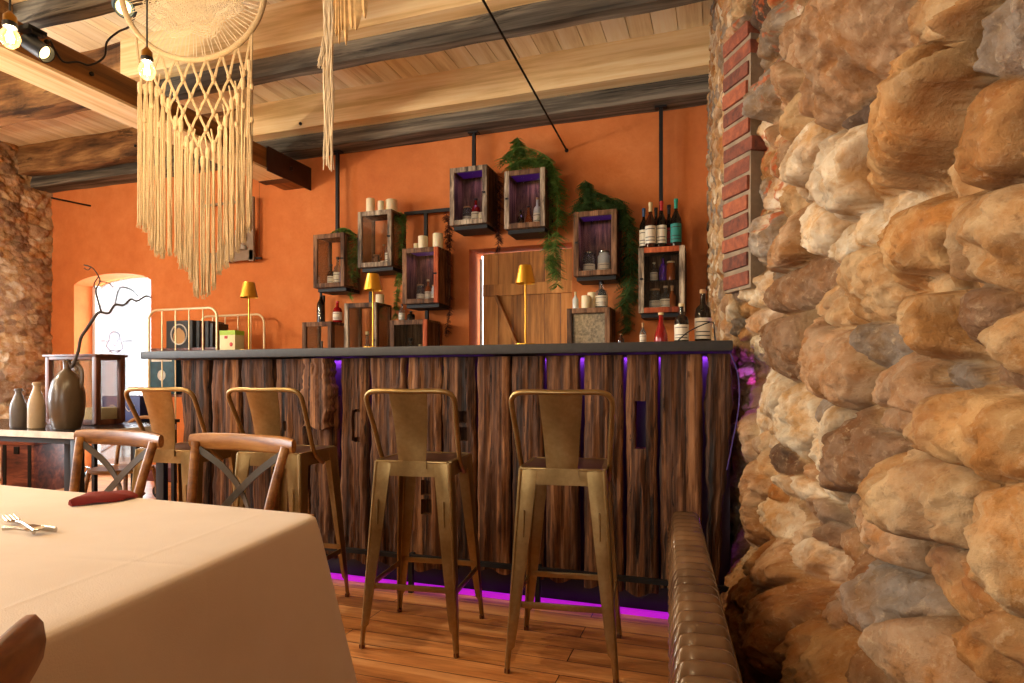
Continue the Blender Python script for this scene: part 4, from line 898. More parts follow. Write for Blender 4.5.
for i,(px,w,ht,g,lm,cp_,dy,tx) in enumerate([(643.8,8,38,'g_dark','paper','cap_blue',.10,'blue capped wine bottle with a white label, leftmost in the row'),(650.5,9.5,41,'g_brown','paper','cap_cream',.03,'wine bottle with a cream cap and round cream label, second in the row'),
  (656,8,39,'g_dark',None,'cap_black',.16,'unlabelled dark wine bottle standing behind the cream capped one'),(661.5,9,42,'g_dark','paper','cap_red',.06,'red capped wine bottle with a white label in the middle of the row'),
  (669,8.5,40,'g_dark','paper_red','cap_black',.14,'black capped wine bottle with a red label, behind the row'),(676,9.5,43,'g_dark','paper_teal','cap_teal',.06,'teal capped wine bottle with a teal label, rightmost in the row')]):
    p=onto(7,px,dy); o=bottle(p,wpx(ht,p.y),wpx(w,p.y)/2,M[g],M[lm] if lm else None,M[cp_],tx,'round','wine bottles on the cabinet by the stone wall')
# things inside the cabinets
def inside(k,fx,w,ht,glass,lm,cap,label,shape='round',shelf=None,dy=.12):
    c=CAB[k]; z=c['zb']+(.019 if shelf is None else c['h']*shelf+.004); lim=c['h']*(.44 if k==7 else .72)-.02; fx=max(-.27,min(.27,fx)) if abs(fx)<.5 else fx; return bottle((c['cx']+fx*c['w'],c['y']+dy,z),min(wpx(ht,5)*1.4,lim),wpx(w,5)*1.08/2,glass,lm,cap,label,shape,'small bottles and jars inside the display cabinets','bottle' if shape!='jar' else 'jar')
G=M
inside(1,-.22,7,17,G['g_brown'],G['paper'],G['cap_black'],'brown bottle inside the leftmost wall cabinet','squat')
inside(1,.0,8,22,G['g_clear'],G['paper'],G['cap_black'],'white-labelled clear bottle in the middle of the leftmost wall cabinet','squat')
inside(1,.2,7.5,21,G['g_blue'],None,G['chrome'],'pale blue bottle at the right inside the leftmost wall cabinet','squat')
inside(2,-.18,8,9,G['g_clear'],None,G['cork'],'wide glass jar inside the cabinet topped by candles near the left pole','jar')
inside(2,.03,6,16,G['g_amber'],G['paper'],G['cork'],'amber bottle in the middle of the upper candle-topped cabinet','bell')
inside(2,.18,7,20,G['g_clear'],G['paper'],G['cap_cream'],'tall clear bottle at the right inside the upper candle-topped cabinet')
inside(3,-.2,7,13,G['g_clear'],G['paper'],G['cork'],'clear jar at the left inside the cabinet with the orange stile','jar')
inside(3,.02,6,16,G['g_amber'],G['paper'],G['cap_cream'],'amber bottle in the middle of the cabinet with the orange stile','squat')
inside(3,.22,6.5,12,G['g_white'],G['paper'],G['cork'],'milky jar at the right inside the cabinet with the orange stile','jar')
inside(4,-.2,8,13,G['g_clear'],G['paper'],G['cork'],'cream labelled jar inside the high cabinet on the short pole','jar')
inside(4,.04,8,18,G['g_red'],G['paper'],G['cap_black'],'dark red bottle with cream label inside the high cabinet on the short pole','squat')
inside(4,.2,6,9,G['wax'],None,None,'small cream pot at the right inside the high cabinet on the short pole','jar')
inside(5,-.22,6,13,G['g_dark'],None,G['cap_black'],'dark bottle at the left inside the cabinet above the door','squat')
inside(5,-.02,7.5,15,G['g_amber'],G['paper'],G['cap_black'],'orange liqueur bottle in the middle of the cabinet above the door','bell')
inside(5,.2,7,20,G['g_white'],G['paper'],G['cork'],'milky bottle at the right inside the cabinet above the door','squat')
inside(6,-.22,10,15,G['g_clear'],G['paper'],G['chrome'],'square jar at the left inside the fern-draped cabinet right of the door','jar')
inside(6,.14,10.5,15,G['g_white'],G['paper'],G['chrome'],'wide cream labelled jar in the middle of the fern-draped cabinet','jar')
inside(7,-.18,9,14,G['g_clear'],G['paper'],G['cork'],'glass jar at the left inside the cabinet below the wine bottles','jar')
inside(7,.06,9,17,G['g_clear'],G['paper'],G['cap_cream'],'clear bottle with a white label inside the cabinet below the wine bottles','squat')
inside(7,.2,7,22,G['g_amber'],None,G['cork'],'amber bottle at the right inside the cabinet below the wine bottles')
inside(7,.0,6,15,G['g_purple'],None,G['cap_black'],'violet bottle on the upper shelf of the cabinet below the wine bottles','squat',.5)
inside(7,-.2,6,12,G['g_clear'],G['paper'],G['cap_cream'],'little clear bottle on the upper left shelf below the wine bottles','squat',.5)
inside(7,.17,7,12,G['g_amber'],None,G['cap_cream'],'golden flask on the upper right shelf below the wine bottles','jar',.5)
inside(9,-.15,6,28,G['g_brown'],G['paper'],G['cap_black'],'brown bottle at the left inside the lowest left cabinet')
inside(9,.15,8,36,G['g_dark'],None,G['cap_black'],'dark bottle at the right inside the lowest left cabinet')
inside(10,-.05,9,34,G['g_clear'],G['paper'],G['cap_cream'],'tall clear bottle inside the low cabinet behind the middle lamp','squat')
inside(10,.25,7,30,G['g_purple'],None,G['cork'],'violet bottle inside the low cabinet behind the middle lamp')
inside(10,.75,7,32,G['g_blue'],G['paper'],G['cap_black'],'deep blue bottle standing just right of the low cabinet behind the middle lamp')
inside(11,-.15,10,30,G['g_clear'],G['paper'],G['cap_black'],'clear bottle catching the light inside the low cabinet with the reddish stile','squat')
inside(11,.12,8,24,G['g_white'],G['paper'],G['cap_cream'],'white bottle inside the low cabinet with the reddish stile','squat')
# ================================================================= ON THE WORKTOP
def wt(px,y): return Vector((at(px,y=y).x,y,CT+.001))
def tblbottle(px,y,w,ytop,glass,lm,cap,label,shape='round'):
    p=wt(px,y); Z=y/ray(px)[1]; h=H+(HZ-ytop)/FX*Z-CT; return bottle(p,h,w*Z/FX/2,M[glass],M[lm] if lm else None,M[cap],label,shape,'bottles at the right end of the worktop')
tblbottle(643,3.1,6.5,323,'g_clear','paper','cork','small corked white bottle, leftmost of the tall ones at the right end of the worktop')
tblbottle(661,3.05,14,313,'g_red',None,'cap_cream','red bottle with a pale paper neck on the worktop','bell')
tblbottle(681.5,3.05,14,304,'g_dark','paper','cap_cream','dark bottle with white and red label between the red bottle and the tallest one','squat')
tblbottle(703,3.1,16,290,'g_dark','paper','cork','tallest dark corked bottle beside the stone wall on the worktop','squat')
tblbottle(621,3.15,6.5,334,'g_brown',None,'cork','tiny corked bottle at the foot of the hanging fern on the worktop','squat')
m=MB(); m.tube(catmull([wt(677,2.86)+Vector((0,0,.004)),wt(690,2.86)+Vector((0,0,.05)),at(711,322,y=2.86),at(714,328,y=2.86),wt(715,2.86)+Vector((0,0,.004))],6),.0028,6); q=wt(677,2.86); q2=wt(715,2.86); m.tube([q+Vector((0,0,.004)),q+Vector((.0,.1,.004)),q2+Vector((0,.1,.004)),q2+Vector((0,0,.004))],.0028,6)
tag(m.build('wire_rack',M['iron']),'thin black wire rack in front of the two dark bottles on the worktop','rack')
def lamp(px,y,ytop,ybase,label):
    p=wt(px,y); Z=y/ray(px)[1]; h=(H+(HZ-ytop)/FX*Z)-CT; r=empty('table_lamp',p,0,label,'table lamp','gold cordless table lamps on the worktop')
    m=MB(); m.lathe([(0,0),(.052,0),(.054,.004),(.053,.010),(.012,.013),(0,.013)],n=32); m.build('base',M['gold'],r)
    m=MB(); m.lathe([(.0042,.012),(.0042,h-.06)],n=12); m.build('stem',M['gold'],r)
    m=MB(); t_=h-.005; m.lathe([(.051,h-.090),(.033,t_),(.031,t_+.004),(0,t_+.004)],n=36,cap=False); m.lathe([(.0495,h-.0905),(.0315,t_-.003),(0,t_-.003)],n=36,cap=False); sh=m.build('lamp_shade',M['gold'],r)
    m=MB(); m.lathe([(0,h-.078),(.028,h-.078),(.028,h-.07),(0,h-.07)],n=20); m.build('diffuser',M['wax'],r); return r
lamp(249,2.98,282.5,350,'gold mushroom-slim lamp at the left end of the worktop near the metal rails')
lamp(373,2.95,274,347,'gold lamp in the middle of the worktop, before the low cabinets')
lamp(525.5,2.92,265.5,345,'gold lamp on the worktop in front of the plank door')
# ================================================================= FERNS
def frond(m,path,L,nl,spread=1.0,seed=0,leaf=.018):
    r=random.Random(seed); P=catmull(path,8); n=len(P)
    m.tube(P,[.0028]*n,4,tint=.3)
    for i in range(nl):
        t=r.random()**.9; k=min(n-2,int(t*(n-1))); p=P[k].lerp(P[k+1],r.random()); d=(P[k+1]-P[k]).normalized()
        a=r.random()*2*PI; side=Vector((math.cos(a),math.sin(a)*.7,-.35+r.uniform(-.3,.3))).normalized(); ln=L*(.55+.6*r.random())*(1-.3*t); tip=p+side*ln*spread+Vector((0,0,-.35*ln)); 
        # leaflets along the side stem
        ns=5; w=Vector((0,0,1)).cross(side)
        if w.length<1e-3: w=Vector((1,0,0))
        w.normalize(); m.tube([p,tip],[.0012,.0006],3,tint=.3,caps=False)
        for q in range(ns):
            c=p.lerp(tip,(q+.6)/ns); l=leaf*(1.2-.6*q/ns)
            for s_ in(-1,1):
                e=c+w*s_*l+side*l*.6+Vector((0,0,-.3*l)); up=side.cross(w)*.001; mid=(c+e)/2+side*l*.22; mid2=(c+e)/2-side*l*.22
                m.add([c,mid,e,mid2],[(0,1,2,3)],r.random())
def fern(paths,mat,label,L=.09,nl=90,name='trailing_fern',leaf=.02,spread=1):
    m=MB(); nl=int(nl*1.35); leaf*=1.45; L*=1.25
    for i,p in enumerate(paths): frond(m,p,L,nl,spread,seed=i*7+len(label),leaf=leaf)
    return tag(m.build(name,mat),label,'fern','ferns hanging over the wall cabinets')
yf=4.62
A_=lambda px,py,y=yf:at(px,py,y=y)
fern([[A_(505,160,4.72),A_(515,148,4.74),A_(535,150,4.74),A_(552,163,4.72),A_(556,190,4.72)],[A_(515,165,4.74),A_(520,150,4.76),A_(517,137,4.78)],[A_(545,160,4.74),A_(556,180,4.74),A_(557,230,4.74),A_(552,260,4.76)],[A_(550,165,4.8),A_(560,195,4.8),A_(556,240,4.82),A_(557,285,4.84)],[A_(548,168,4.78),A_(550,215,4.78),A_(548,250,4.8),A_(555,270,4.82)],[A_(510,165,4.76),A_(530,158,4.72),A_(548,160,4.72)]],M['fern'],'lush green fern on the cabinet above the plank door, trailing down its right side',.085,80)
fern([[A_(578,205,4.74),A_(590,192,4.76),A_(606,196,4.76),A_(622,205,4.74)],[A_(582,205,4.74),A_(588,190,4.76),A_(585,180,4.78)],[A_(600,200,4.74),A_(620,200,4.76),A_(628,225,4.76),A_(628,262,4.78)],[A_(618,205,4.76),A_(630,225,4.78),A_(630,280,4.8),A_(622,305,4.82)],[A_(620,210,4.8),A_(626,260,4.82),A_(626,300,4.84),A_(628,330,4.86)],[A_(578,207,4.7),A_(598,200,4.72),A_(615,207,4.7)],[A_(622,215,4.82),A_(633,260,4.84),A_(632,300,4.86)]],M['fern_dark'],'dark green fern draped over the cabinet right of the plank door',.085,80)
fern([[A_(341,228,4.78),A_(352,232,4.76),A_(354,255,4.76),A_(350,297,4.8)],[A_(332,232,4.76),A_(345,228,4.76),A_(356,240,4.78),A_(357,275,4.82)],[A_(348,232,4.8),A_(350,260,4.82),A_(355,285,4.84)]],M['fern'],'narrow fern hanging at the right side of the leftmost wall cabinet',.05,60,leaf=.014)
fern([[A_(396,212,4.8),A_(404,218,4.8),A_(400,260,4.82),A_(396,300,4.84)],[A_(398,214,4.84),A_(401,250,4.84),A_(399,290,4.86),A_(394,318,4.86)],[A_(394,214,4.78),A_(403,230,4.82),A_(398,270,4.86),A_(397,310,4.86)]],M['fern'],'narrow fern hanging between the two candle-topped wall cabinets',.045,60,leaf=.014)
fern([[A_(449,215,4.8),A_(447,250,4.82),A_(450,300,4.84),A_(446,335,4.86)],[A_(446,212,4.82),A_(450,240,4.84),A_(444,300,4.86)]],M['fern_red'],'dry reddish vine hanging left of the high cabinet, down past the door frame',.04,70,leaf=.012)
fern([[A_(497,175,4.78),A_(500,200,4.8),A_(498,250,4.84)],[A_(498,180,4.82),A_(495,215,4.84),A_(500,240,4.86)]],M['fern_red'],'dry reddish vine hanging between the two highest wall cabinets',.04,60,leaf=.012)
# tie rods
m=MB(); a=at(567,151,y=WY+.01); b=Vector((a.x-.03,2.55,H+0)); k=at(483,0,y=3.13); d=(k-a).normalized(); m.tube([a,a+d*2.75],.0075,8); m.lathe([(0,0),(.016,0),(.016,.008),(0,.008)],a-Vector((0,.01,0)),12,M=Matrix.Rotation(PI/2,3,'X')); tag(m.build('tie_rod',M['iron']),'long thin iron tie rod slanting from the ceiling down to the orange wall','rod')
m=MB(); a=at(91,206,y=WY+.01); b=at(52,198,y=WY-.55); m.tube([a,b],.010,8); tag(m.build('tie_rod',M['iron']),'short iron tie rod in the far left corner under the ceiling','rod')
# ================================================================= SIDE TABLE WITH JUG, BOTTLES AND GLASS CASE
TZ=.80
tr=at(75,432,z=TZ); tfy=2.30; 
sx1=at(75,y=tfy).x
TZ=at(70,432,y=tfy).z
st=empty('side_table',(sx1-.85,tfy+.31,0),0,'pale-edged side table on black legs carrying the stoneware jug and a glass case','table')
m=MB(); m.box((0,0,TZ-.012),(1.7,.62,.022)); m.build('tabletop',M['tabletop_dark'],st)
m=MB(); m.box((0,-.313,TZ-.018),(1.7,.008,.034)); m.box((.853,0,TZ-.018),(.008,.62,.034)); m.build('edge_band',M['marble'],st)
for lx in(-.75,.02,.80):
    for ly in(-.26,.26):
        m=MB(); m.box((lx,ly,(TZ-.035)/2),(.06,.035,TZ-.035),bev=.003); m.build('leg',M['black'],st)
m=MB(); m.box((0,0,TZ-.055),(1.6,.5,.035)); m.build('apron',M['black'],st)
def onT(px,y): return Vector((at(px,y=y).x,y,TZ+.001))
# jug
p=onT(67,2.44); Z=p.y/ray(67)[1]; R=15.6*Z/FX; hj=(428-366)*Z/FX
jug=empty('stoneware_jug',p,0,'big brown stoneware jug with a loop handle holding a bare twisted branch','jug')
m=MB(); m.lathe([(0,0),(R*.72,0),(R*.78,.012),(R*.92,.20*hj),(R,.42*hj),(R*.98,.58*hj),(R*.82,.76*hj),(R*.5,.89*hj),(R*.24,.95*hj),(R*.20,.98*hj),(R*.22,1.06*hj),(R*.24,1.10*hj),(R*.17,1.10*hj),(R*.15,1.0*hj)],n=40,cap=False); m.build('body',M['ceramic'],jug)
m=MB(); ux=Vector((.947,.32,0)); m.tube(catmull([ux*R*.2+Vector((0,0,1.0*hj)),ux*R*.6+Vector((0,0,1.03*hj)),ux*R*.93+Vector((0,0,.93*hj)),ux*R*.92+Vector((0,0,.72*hj)),ux*R*.80+Vector((0,0,.66*hj))],5),.013,10,flat=.6); m.build('handle',M['ceramic'],jug)
# branch
yb=2.44
b=lambda px,py,dy=0:at(px,py,y=yb+dy)
m=MB(); m.tube(catmull([p+Vector((0,0,.15)),p+Vector((0,0,1.08*hj)),b(72,366),b(78,352),b(81,338),b(88,327),b(97,314),b(101,312)],5),[.008]*36,8)
m.tube(catmull([b(101,312),b(109,313,.02),b(115,305,.03),b(124,305,.05),b(131,299,.06),b(137,301,.06),b(146,296,.07),b(151,298,.08)],5),[.006]*18+[.005]*18,8)
m.tube(catmull([b(101,312),b(98,300,.01),b(96,290,.02),b(100,281,.02),b(96,272,.0),b(91,267,-.02),b(84,265,-.03)],5),[.005]*12+[.0035]*19,6)
m.tube(catmull([b(96,290,.02),b(94,284,.03),b(99,276,.03)],4),.0028,5); m.tube(catmull([b(115,305,.03),b(120,288,.05),b(132,290,.06),b(138,296,.06)],4),.0028,5); m.tube(catmull([b(98,281,.02),b(108,283,.03),b(113,287,.03)],4),.0025,5); m.tube(catmull([b(91,267,-.02),b(88,270,-.02),b(84,268,-.03)],4),.0025,5)
tag(m.build('twisted_branch',plain('branch_bark',(60,52,48),.8,noise=.3)),'bare corkscrew branch standing in the brown jug, reaching across the bright doorway','branch')
for px,w,yt,mat,lab in((18.5,17,388,'ceramic_grey','dark grey stoneware bottle, left one of the pair beside the jug'),(36.5,17.5,381,'ceramic_tan','tan stoneware bottle between the dark bottle and the brown jug')):
    q=onT(px,2.42); Z=q.y/ray(px)[1]; r_=w*.43*Z/FX; h_=(427-yt)*Z/FX; m=MB(); m.lathe([(0,0),(r_*.95,0),(r_,.01),(r_,.48*h_),(r_*.9,.6*h_),(r_*.6,.76*h_),(r_*.38,.86*h_),(r_*.36,.93*h_)],n=28,cap=False); 
    o=m.build('stoneware_bottle',M[mat],None,q); tag(o,lab,'bottle','stoneware bottles on the side table')
    m=MB(); m.lathe([(r_*.36,.925*h_),(r_*.48,.93*h_),(r_*.48,.985*h_),(r_*.36,1.0*h_),(0,h_)],n=20); m.build('bottle_mouth',M[mat],o)
# glass case
fx0,fx1=at(45,y=2.66).x,at(96,y=2.66).x; zt=at(70,355,y=2.66).z; hc=zt-TZ; wc_=fx1-fx0; dc=.19
gc=empty('glass_case',((fx0+fx1)/2,2.66+dc/2,TZ+.001),0,'brown wooden case with glass sides standing behind the jug','display case')
m=MB(); 
for sx in(-1,1):
    for sy in(-1,1): m.box((sx*(wc_/2-.016),sy*(dc/2-.016),hc/2),(.032,.032,hc-.02),bev=.003)
for z,t_ in((.016,.032),(hc-.016,.026)):
    for sy in(-1,1): m.box((0,sy*(dc/2-.014),z),(wc_-.03,.026,t_),bev=.003)
    for sx in(-1,1): m.box((sx*(wc_/2-.014),0,z),(.026,dc-.03,t_),bev=.003)
m.box((0,0,.008),(wc_-.02,dc-.02,.012)); m.build('case_frame',M['wood_case'],gc)
m=MB(); m.box((0,0,hc-.004),(wc_+.02,dc+.02,.014),bev=.003); m.build('case_lid',M['wood_case'],gc)
for nm,c_,d_ in(('glass_panel',(0,-dc/2+.012,hc/2),(wc_-.06,.003,hc-.05)),('glass_panel',(0,dc/2-.012,hc/2),(wc_-.06,.003,hc-.05)),('glass_panel',(wc_/2-.012,0,hc/2),(.003,dc-.06,hc-.05)),('glass_panel',(-wc_/2+.012,0,hc/2),(.003,dc-.06,hc-.05))):
    m=MB(); m.box(c_,d_); m.build(nm,M['pane_case'],gc)
m=MB(); m.box((0,0,.055),(.17,.12,.085),bev=.004); o=m.build('cream_box',M['card_cream'],None,(gc.location.x+.10,gc.location.y+.02,gc.location.z+.002)); tag(o,'small cream box inside the glass case behind the jug','box')
# chest under the side table
c0=at(22,484,z=0); c1=at(53,478,z=0); yy=3.9
ch=empty('wooden_chest',(at(37,y=4.2).x,4.2,0),math.radians(12),'dark reddish wooden chest on the floor behind the side table','chest')
m=MB(); hh=.5; m.box((0,0,hh/2-.02),(.34,.42,hh-.04),bev=.006); m.build('chest_body',M['wood_chest'],ch); m=MB(); m.box((0,0,hh-.02),(.37,.45,.04),bev=.01); m.build('chest_lid',M['wood_chest'],ch)
m=MB(); 
for s_ in(-1,1): m.box((s_*.13,-.213,hh/2),(.035,.006,hh-.06))
m.box((0,-.218,hh-.09),(.05,.012,.07)); m.build('iron_strap',M['iron'],ch)
# floor lantern-like iron wheels by the wall (spoked)
def wheel(px,py,rpx,label):
    p=at(px,py+rpx,z=.0); Z=p.y/ray(px)[1]; r_=rpx*Z/FX; r=empty('iron_wheel',(p.x,p.y,r_+.012),.5,label,'wheel','spoked iron wheels on the floor')
    m=MB(); m.tube([(r_*math.cos(a),0,r_*math.sin(a)) for a in np.linspace(0,2*PI,29)[:-1]],.012,8,closed=True); m.build('rim',M['chrome'],r)
    m=MB(); 
    for k in range(6): a=k*PI/3; m.tube([(0,0,0),(r_*math.cos(a),0,r_*math.sin(a))],.007,6)
    m.build('spokes',M['chrome'],r); m=MB(); m.lathe([(0,-.02),(.022,-.02),(.022,.02),(0,.02)],n=12,M=Matrix.Rotation(PI/2,3,'X')); m.build('hub',M['iron'],r)
wheel(3,472,8,'spoked iron wheel standing beside the chest at the left picture edge')
wheel(84,476,8,'spoked iron wheel standing on the bright floor behind the cross-back chair')
# far bentwood chair in the glow of the door
bwx=at(122,452,y=3.3); 
fc=empty('bentwood_chair',(at(122,y=3.2).x,3.2,0),math.radians(10),'dark bentwood chair with rounded back standing in the glow of the glass door','chair')
m=MB(); m.lathe([(0,.44),(.19,.44),(.2,.45),(.19,.465),(0,.46)],n=28); m.build('seat',M['wood_chair'],fc)
for s_ in(-1,1):
    for t_ in(-1,1): m=MB(); m.tube(catmull([(s_*.14,t_*.13,.44),(s_*.165,t_*.16,.22),(s_*.18,t_*.19,0)],4),[.013]*9,8); m.build('leg',M['wood_chair'],fc)
m=MB(); m.tube([(.135*math.cos(a),.135*math.sin(a),.27) for a in np.linspace(0,2*PI,25)[:-1]],.008,8,closed=True); m.build('ring_stretcher',M['wood_chair'],fc)
m=MB(); m.tube(catmull([(-.17,.14,.44),(-.185,.19,.62),(-.13,.22,.76),(0,.23,.80),(.13,.22,.76),(.185,.19,.62),(.17,.14,.44)],6),.013,8); m.build('back_bow',M['wood_chair'],fc)
# ================================================================= BED-RAIL TROLLEY WITH BOOKS
ty0,ty1=4.22,4.80; 
xa,xb=at(149,y=ty0).x,at(217,y=ty0).x; ztp=at(182,309,y=ty0).z; cx_=(xa+xb)/2; hw_=(xb-xa)/2
tv=empty('rail_trolley',(cx_,(ty0+ty1)/2,0),0,'cream metal trolley with hooped rails on casters beside the left end of the bar','trolley')
hy=(ty1-ty0)/2
for sy in(-1,1):
    m=MB(); z0=.18; L=[(-hw_,sy*hy,z0),(-hw_,sy*hy,ztp-.12),(-hw_+.03,sy*hy,ztp-.045),(-hw_+.10,sy*hy,ztp-.012),(0,sy*hy,ztp),(hw_-.10,sy*hy,ztp-.012),(hw_-.03,sy*hy,ztp-.045),(hw_,sy*hy,ztp-.12),(hw_,sy*hy,z0)]
    arc=lambda cx,a0,a1:[(cx+.09*math.cos(a0+(a1-a0)*i/8),sy*hy,ztp-.09+.09*math.sin(a0+(a1-a0)*i/8)) for i in range(9)]; m.tube([(-hw_,sy*hy,z0)]+arc(-hw_+.09,PI,PI/2)+arc(hw_-.09,PI/2,0)+[(hw_,sy*hy,z0)],.0105,10); fr=m.build('hoop_frame',M['cream_metal'],tv)
    for k in range(1,5):
        x=-hw_+2*hw_*k/5; m=MB(); m.tube([(x,sy*hy,z0),(x,sy*hy,ztp-.012)],.006,8); m.build('rail',M['cream_metal'],fr)
ZS=[.30,.84,1.22]
ZS[2]=at(190,348,y=4.3).z; ZS[1]=at(160,392,y=4.3).z-.02
for z in ZS[1:]: m=MB(); m.box((0,0,z-.012),(2*hw_-.02,2*hy-.02,.02)); m.build('shelf',M['wood_case'],tv)
m=MB(); m.box((0,0,.23),(2*hw_+.04,2*hy+.06,.13),bev=.008); m.build('base_platform',M['maroon'],tv)
for sx in(-1,1):
    for sy in(-1,1):
        m=MB(); m.lathe([(0,-.02),(.055,-.02),(.06,-.012),(.06,.012),(.055,.02),(0,.02)],(sx*(hw_-.06),sy*(hy-.05),.06),20,M=Matrix.Rotation(PI/2,3,'X')); w_=m.build('caster',M['black'],tv)
        m=MB(); m.box((sx*(hw_-.06),sy*(hy-.05)-.028,.10),(.03,.006,.11)); m.box((sx*(hw_-.06),sy*(hy-.05)+.028,.10),(.03,.006,.11)); m.build('caster_fork',M['chrome'],w_)
to=tv.location
def boxthing(name,x,y,z,w,d,h,mat,label,cat,rz=0,face=None):
    m=MB(); m.box((0,0,h/2),(w,d,h),bev=.003); o=m.build(name,mat,None,(x,y,z+.001),(0,0,rz)); tag(o,label,cat,'boxes and books on the trolley')
    if face: face(o,w,d,h)
    return o
def portrait(o,w,d,h):
    m=MB(); m.tube([(.30*w*math.cos(a),-d/2-.002,h*.5+.36*h*math.sin(a)) for a in np.linspace(0,2*PI,29)[:-1]],.006,6,closed=True); m.build('oval_frame',M['marble'],o)
    m=MB(); m.lathe([(0,0),(.07*1.,0),(0,.003)],(0,-d/2-.002,h*.42),20,M=Matrix.Rotation(PI/2,3,'X')); m.lathe([(0,0),(.034,0),(0,.004)],(0,-d/2-.004,h*.60),16,M=Matrix.Rotation(PI/2,3,'X')); m.build('printed_portrait',M['cork'],o)
def medal(o,w,d,h):
    m=MB(); m.lathe([(0,0),(w*.16,0),(w*.16,.003),(0,.003)],(0,-d/2,h*.45),20,M=Matrix.Rotation(PI/2,3,'X')); m.box((0,-d/2-.001,h*.86),(w*.8,.003,h*.16)); m.box((0,-d/2-.001,h*.12),(w*.7,.003,h*.04)); m.build('printed_emblem',M['marble'],o)
X_=lambda px,y:at(px,y=y).x
yq=4.36; zs=ZS[2]; hh=at(180,321,y=yq).z-zs
boxthing('gift_box',(X_(169,yq)+X_(195,yq))/2,4.43,zs,X_(195,yq)-X_(169,yq),.20,hh,M['card_dark'],'charcoal box printed with an oval portrait behind the cream rails','box',0,portrait)
for i,(px,w,hf,mt) in enumerate(((199,.035,.98,'card_dark'),(203.5,.03,.92,'wood_chest'),(208,.035,.96,'card_dark'),(212.5,.03,.88,'cap_black'))):
    m=MB(); hq=hh*hf; m.box((0,0,hq/2),(w,.19,hq),bev=.004); o=m.build('book',M[mt],None,(X_(px,yq),4.44,zs+.001)); tag(o,['dark book standing right against the portrait box','brown book, second from the portrait box','dark book, third from the portrait box','black slim book, the last of the row on the trolley'][i],'book','books standing on the trolley')
    m=MB(); m.box((0,.003,hq/2),(w*.7,.186,hq*1.004)); m.build('pages',M['paper'],o)
hq=ZS[2]-ZS[1]-.035; hb=hq
boxthing('poster_box',(X_(153,yq)+X_(178,yq))/2,4.40,ZS[1],X_(178,yq)-X_(153,yq),.16,min(hb,.44),M['card_teal'],'teal blue box with a round emblem on the lower trolley shelf','box',0,medal)
boxthing('navy_box',(X_(189,yq)+X_(200,yq))/2,4.40,ZS[1]-.0,.12,.2,min(hb,.3),M['paper_navy'],'navy blue box at the right on the lower trolley shelf','box')
m=MB(); y_=3.18; p=wt(232,y_); Z=y_/ray(232)[1]; w_=19*Z/FX; h_=at(232,331,y=y_).z-CT
m.box((0,0,h_*.4),(w_,.08,h_*.8),bev=.002); o=m.build('tea_box',M['card_cream'],None,p); tag(o,'cream and lime green box standing on the left end of the worktop','box'); m=MB(); m.box((0,0,h_*.9),(w_+.001,.081,h_*.2)); m.build('green_lid',M['card_green'],o); m=MB(); m.box((-.01,-.041,h_*.7),(.022,.003,.018)); m.lathe([(0,0),(.014,0),(0,.003)],(w_*.25,-.04,h_*.38),14,M=Matrix.Rotation(PI/2,3,'X')); m.build('printed_mark',M['paper_red'],o)
# low navy boxes by the door (seen under the stool back)
for px,lab in((135,'navy blue patterned box on the floor stand left of the first stool back'),):
    q=at(px,400,y=3.72); bs=empty('box_stand',(q.x,3.72,0),0,'black low stand holding the navy box left of the trolley','stand')
    zt_=at(px,420,y=3.72).z; m=MB(); m.box((0,0,zt_-.012),(.5,.4,.024)); m.build('stand_top',M['black'],bs)
    for sx in(-1,1):
        for sy in(-1,1): m=MB(); m.box((sx*.22,sy*.17,(zt_-.024)/2),(.03,.03,zt_-.024)); m.build('leg',M['black'],bs)
    hb=at(px,396,y=3.72).z-zt_; m=MB(); m.box((0,0,hb/2),(.40,.25,hb),bev=.004); o=m.build('navy_box',M['paper_navy'],None,(q.x,3.72,zt_+.001)); tag(o,lab,'box')
    m=MB(); m.tube(catmull([(-.15+.06*i,-.128,hb*.5+(.03 if i%2 else -.02)) for i in range(6)],4),.003,5); m.build('printed_line',M['marble'],o)
# ================================================================= SIGN ON THE ORANGE WALL
s0=at(229,265,y=WY); s1=at(261,199,y=WY); W_=s1.x-s0.x; H_=s1.z-s0.z
sg=empty('wall_sign',(s0.x,WY-.09,s0.z),0,'grey-brown board sign with cut-out letters and a diagonal brace, half hidden behind the macrame','sign')
m=MB(); m.box((W_-.03,0,H_/2),(.055,.03,H_),bev=.003); m.box((W_/2-.12,0,.06),(W_+.24,.03,.10),bev=.003)
m.prism([(.0,.10),(W_-.03,.10),(W_-.03,H_*.58),(W_-.10,H_*.50),(.0,.16)],-.012,.012); m.box((W_*.25-.1,0,H_-.035),(W_*1.4,.02,.02)); m.build('sign_board',M['sign'],sg)
def stroke(m,pts,w=.016):
    for a,b in zip(pts[:-1],pts[1:]): m.beam((a[0],-.020,a[1]),(b[0],-.020,b[1]),.012,w,up=(0,1,0))
m=MB(); lx=W_-.13; 
stroke(m,[(lx,.34),(lx,.20),(lx+.045,.20),(lx+.045,.34)])           # U
stroke(m,[(lx-.075,.31),(lx-.075,.19),(lx-.03,.19)])                 # L
stroke(m,[(lx-.15,.27),(lx-.15,.18),(lx-.105,.18),(lx-.105,.27),(lx-.15,.27)]) # O
m.build('sign_letters',M['sign_light'],sg)
m=MB(); m.lathe([(0,0),(.04,0),(.045,.02),(.03,.05),(0,.06)],(W_-.12,-.035,.11),14); m.build('carved_bird',M['marble'],sg)
m=MB(); 
for x in(W_-.06,W_+.04): m.tube([(x,.02,H_-.02),(x,.02,3.2-s0.z-.02)],.0016,5)
m.tube([(W_+.04,.02,H_),(W_+.04,.02,.02)],.0016,5); m.box((W_+.03,.02,.03),(.07,.02,.02)); m.build('hanging_wire',M['iron'],sg)
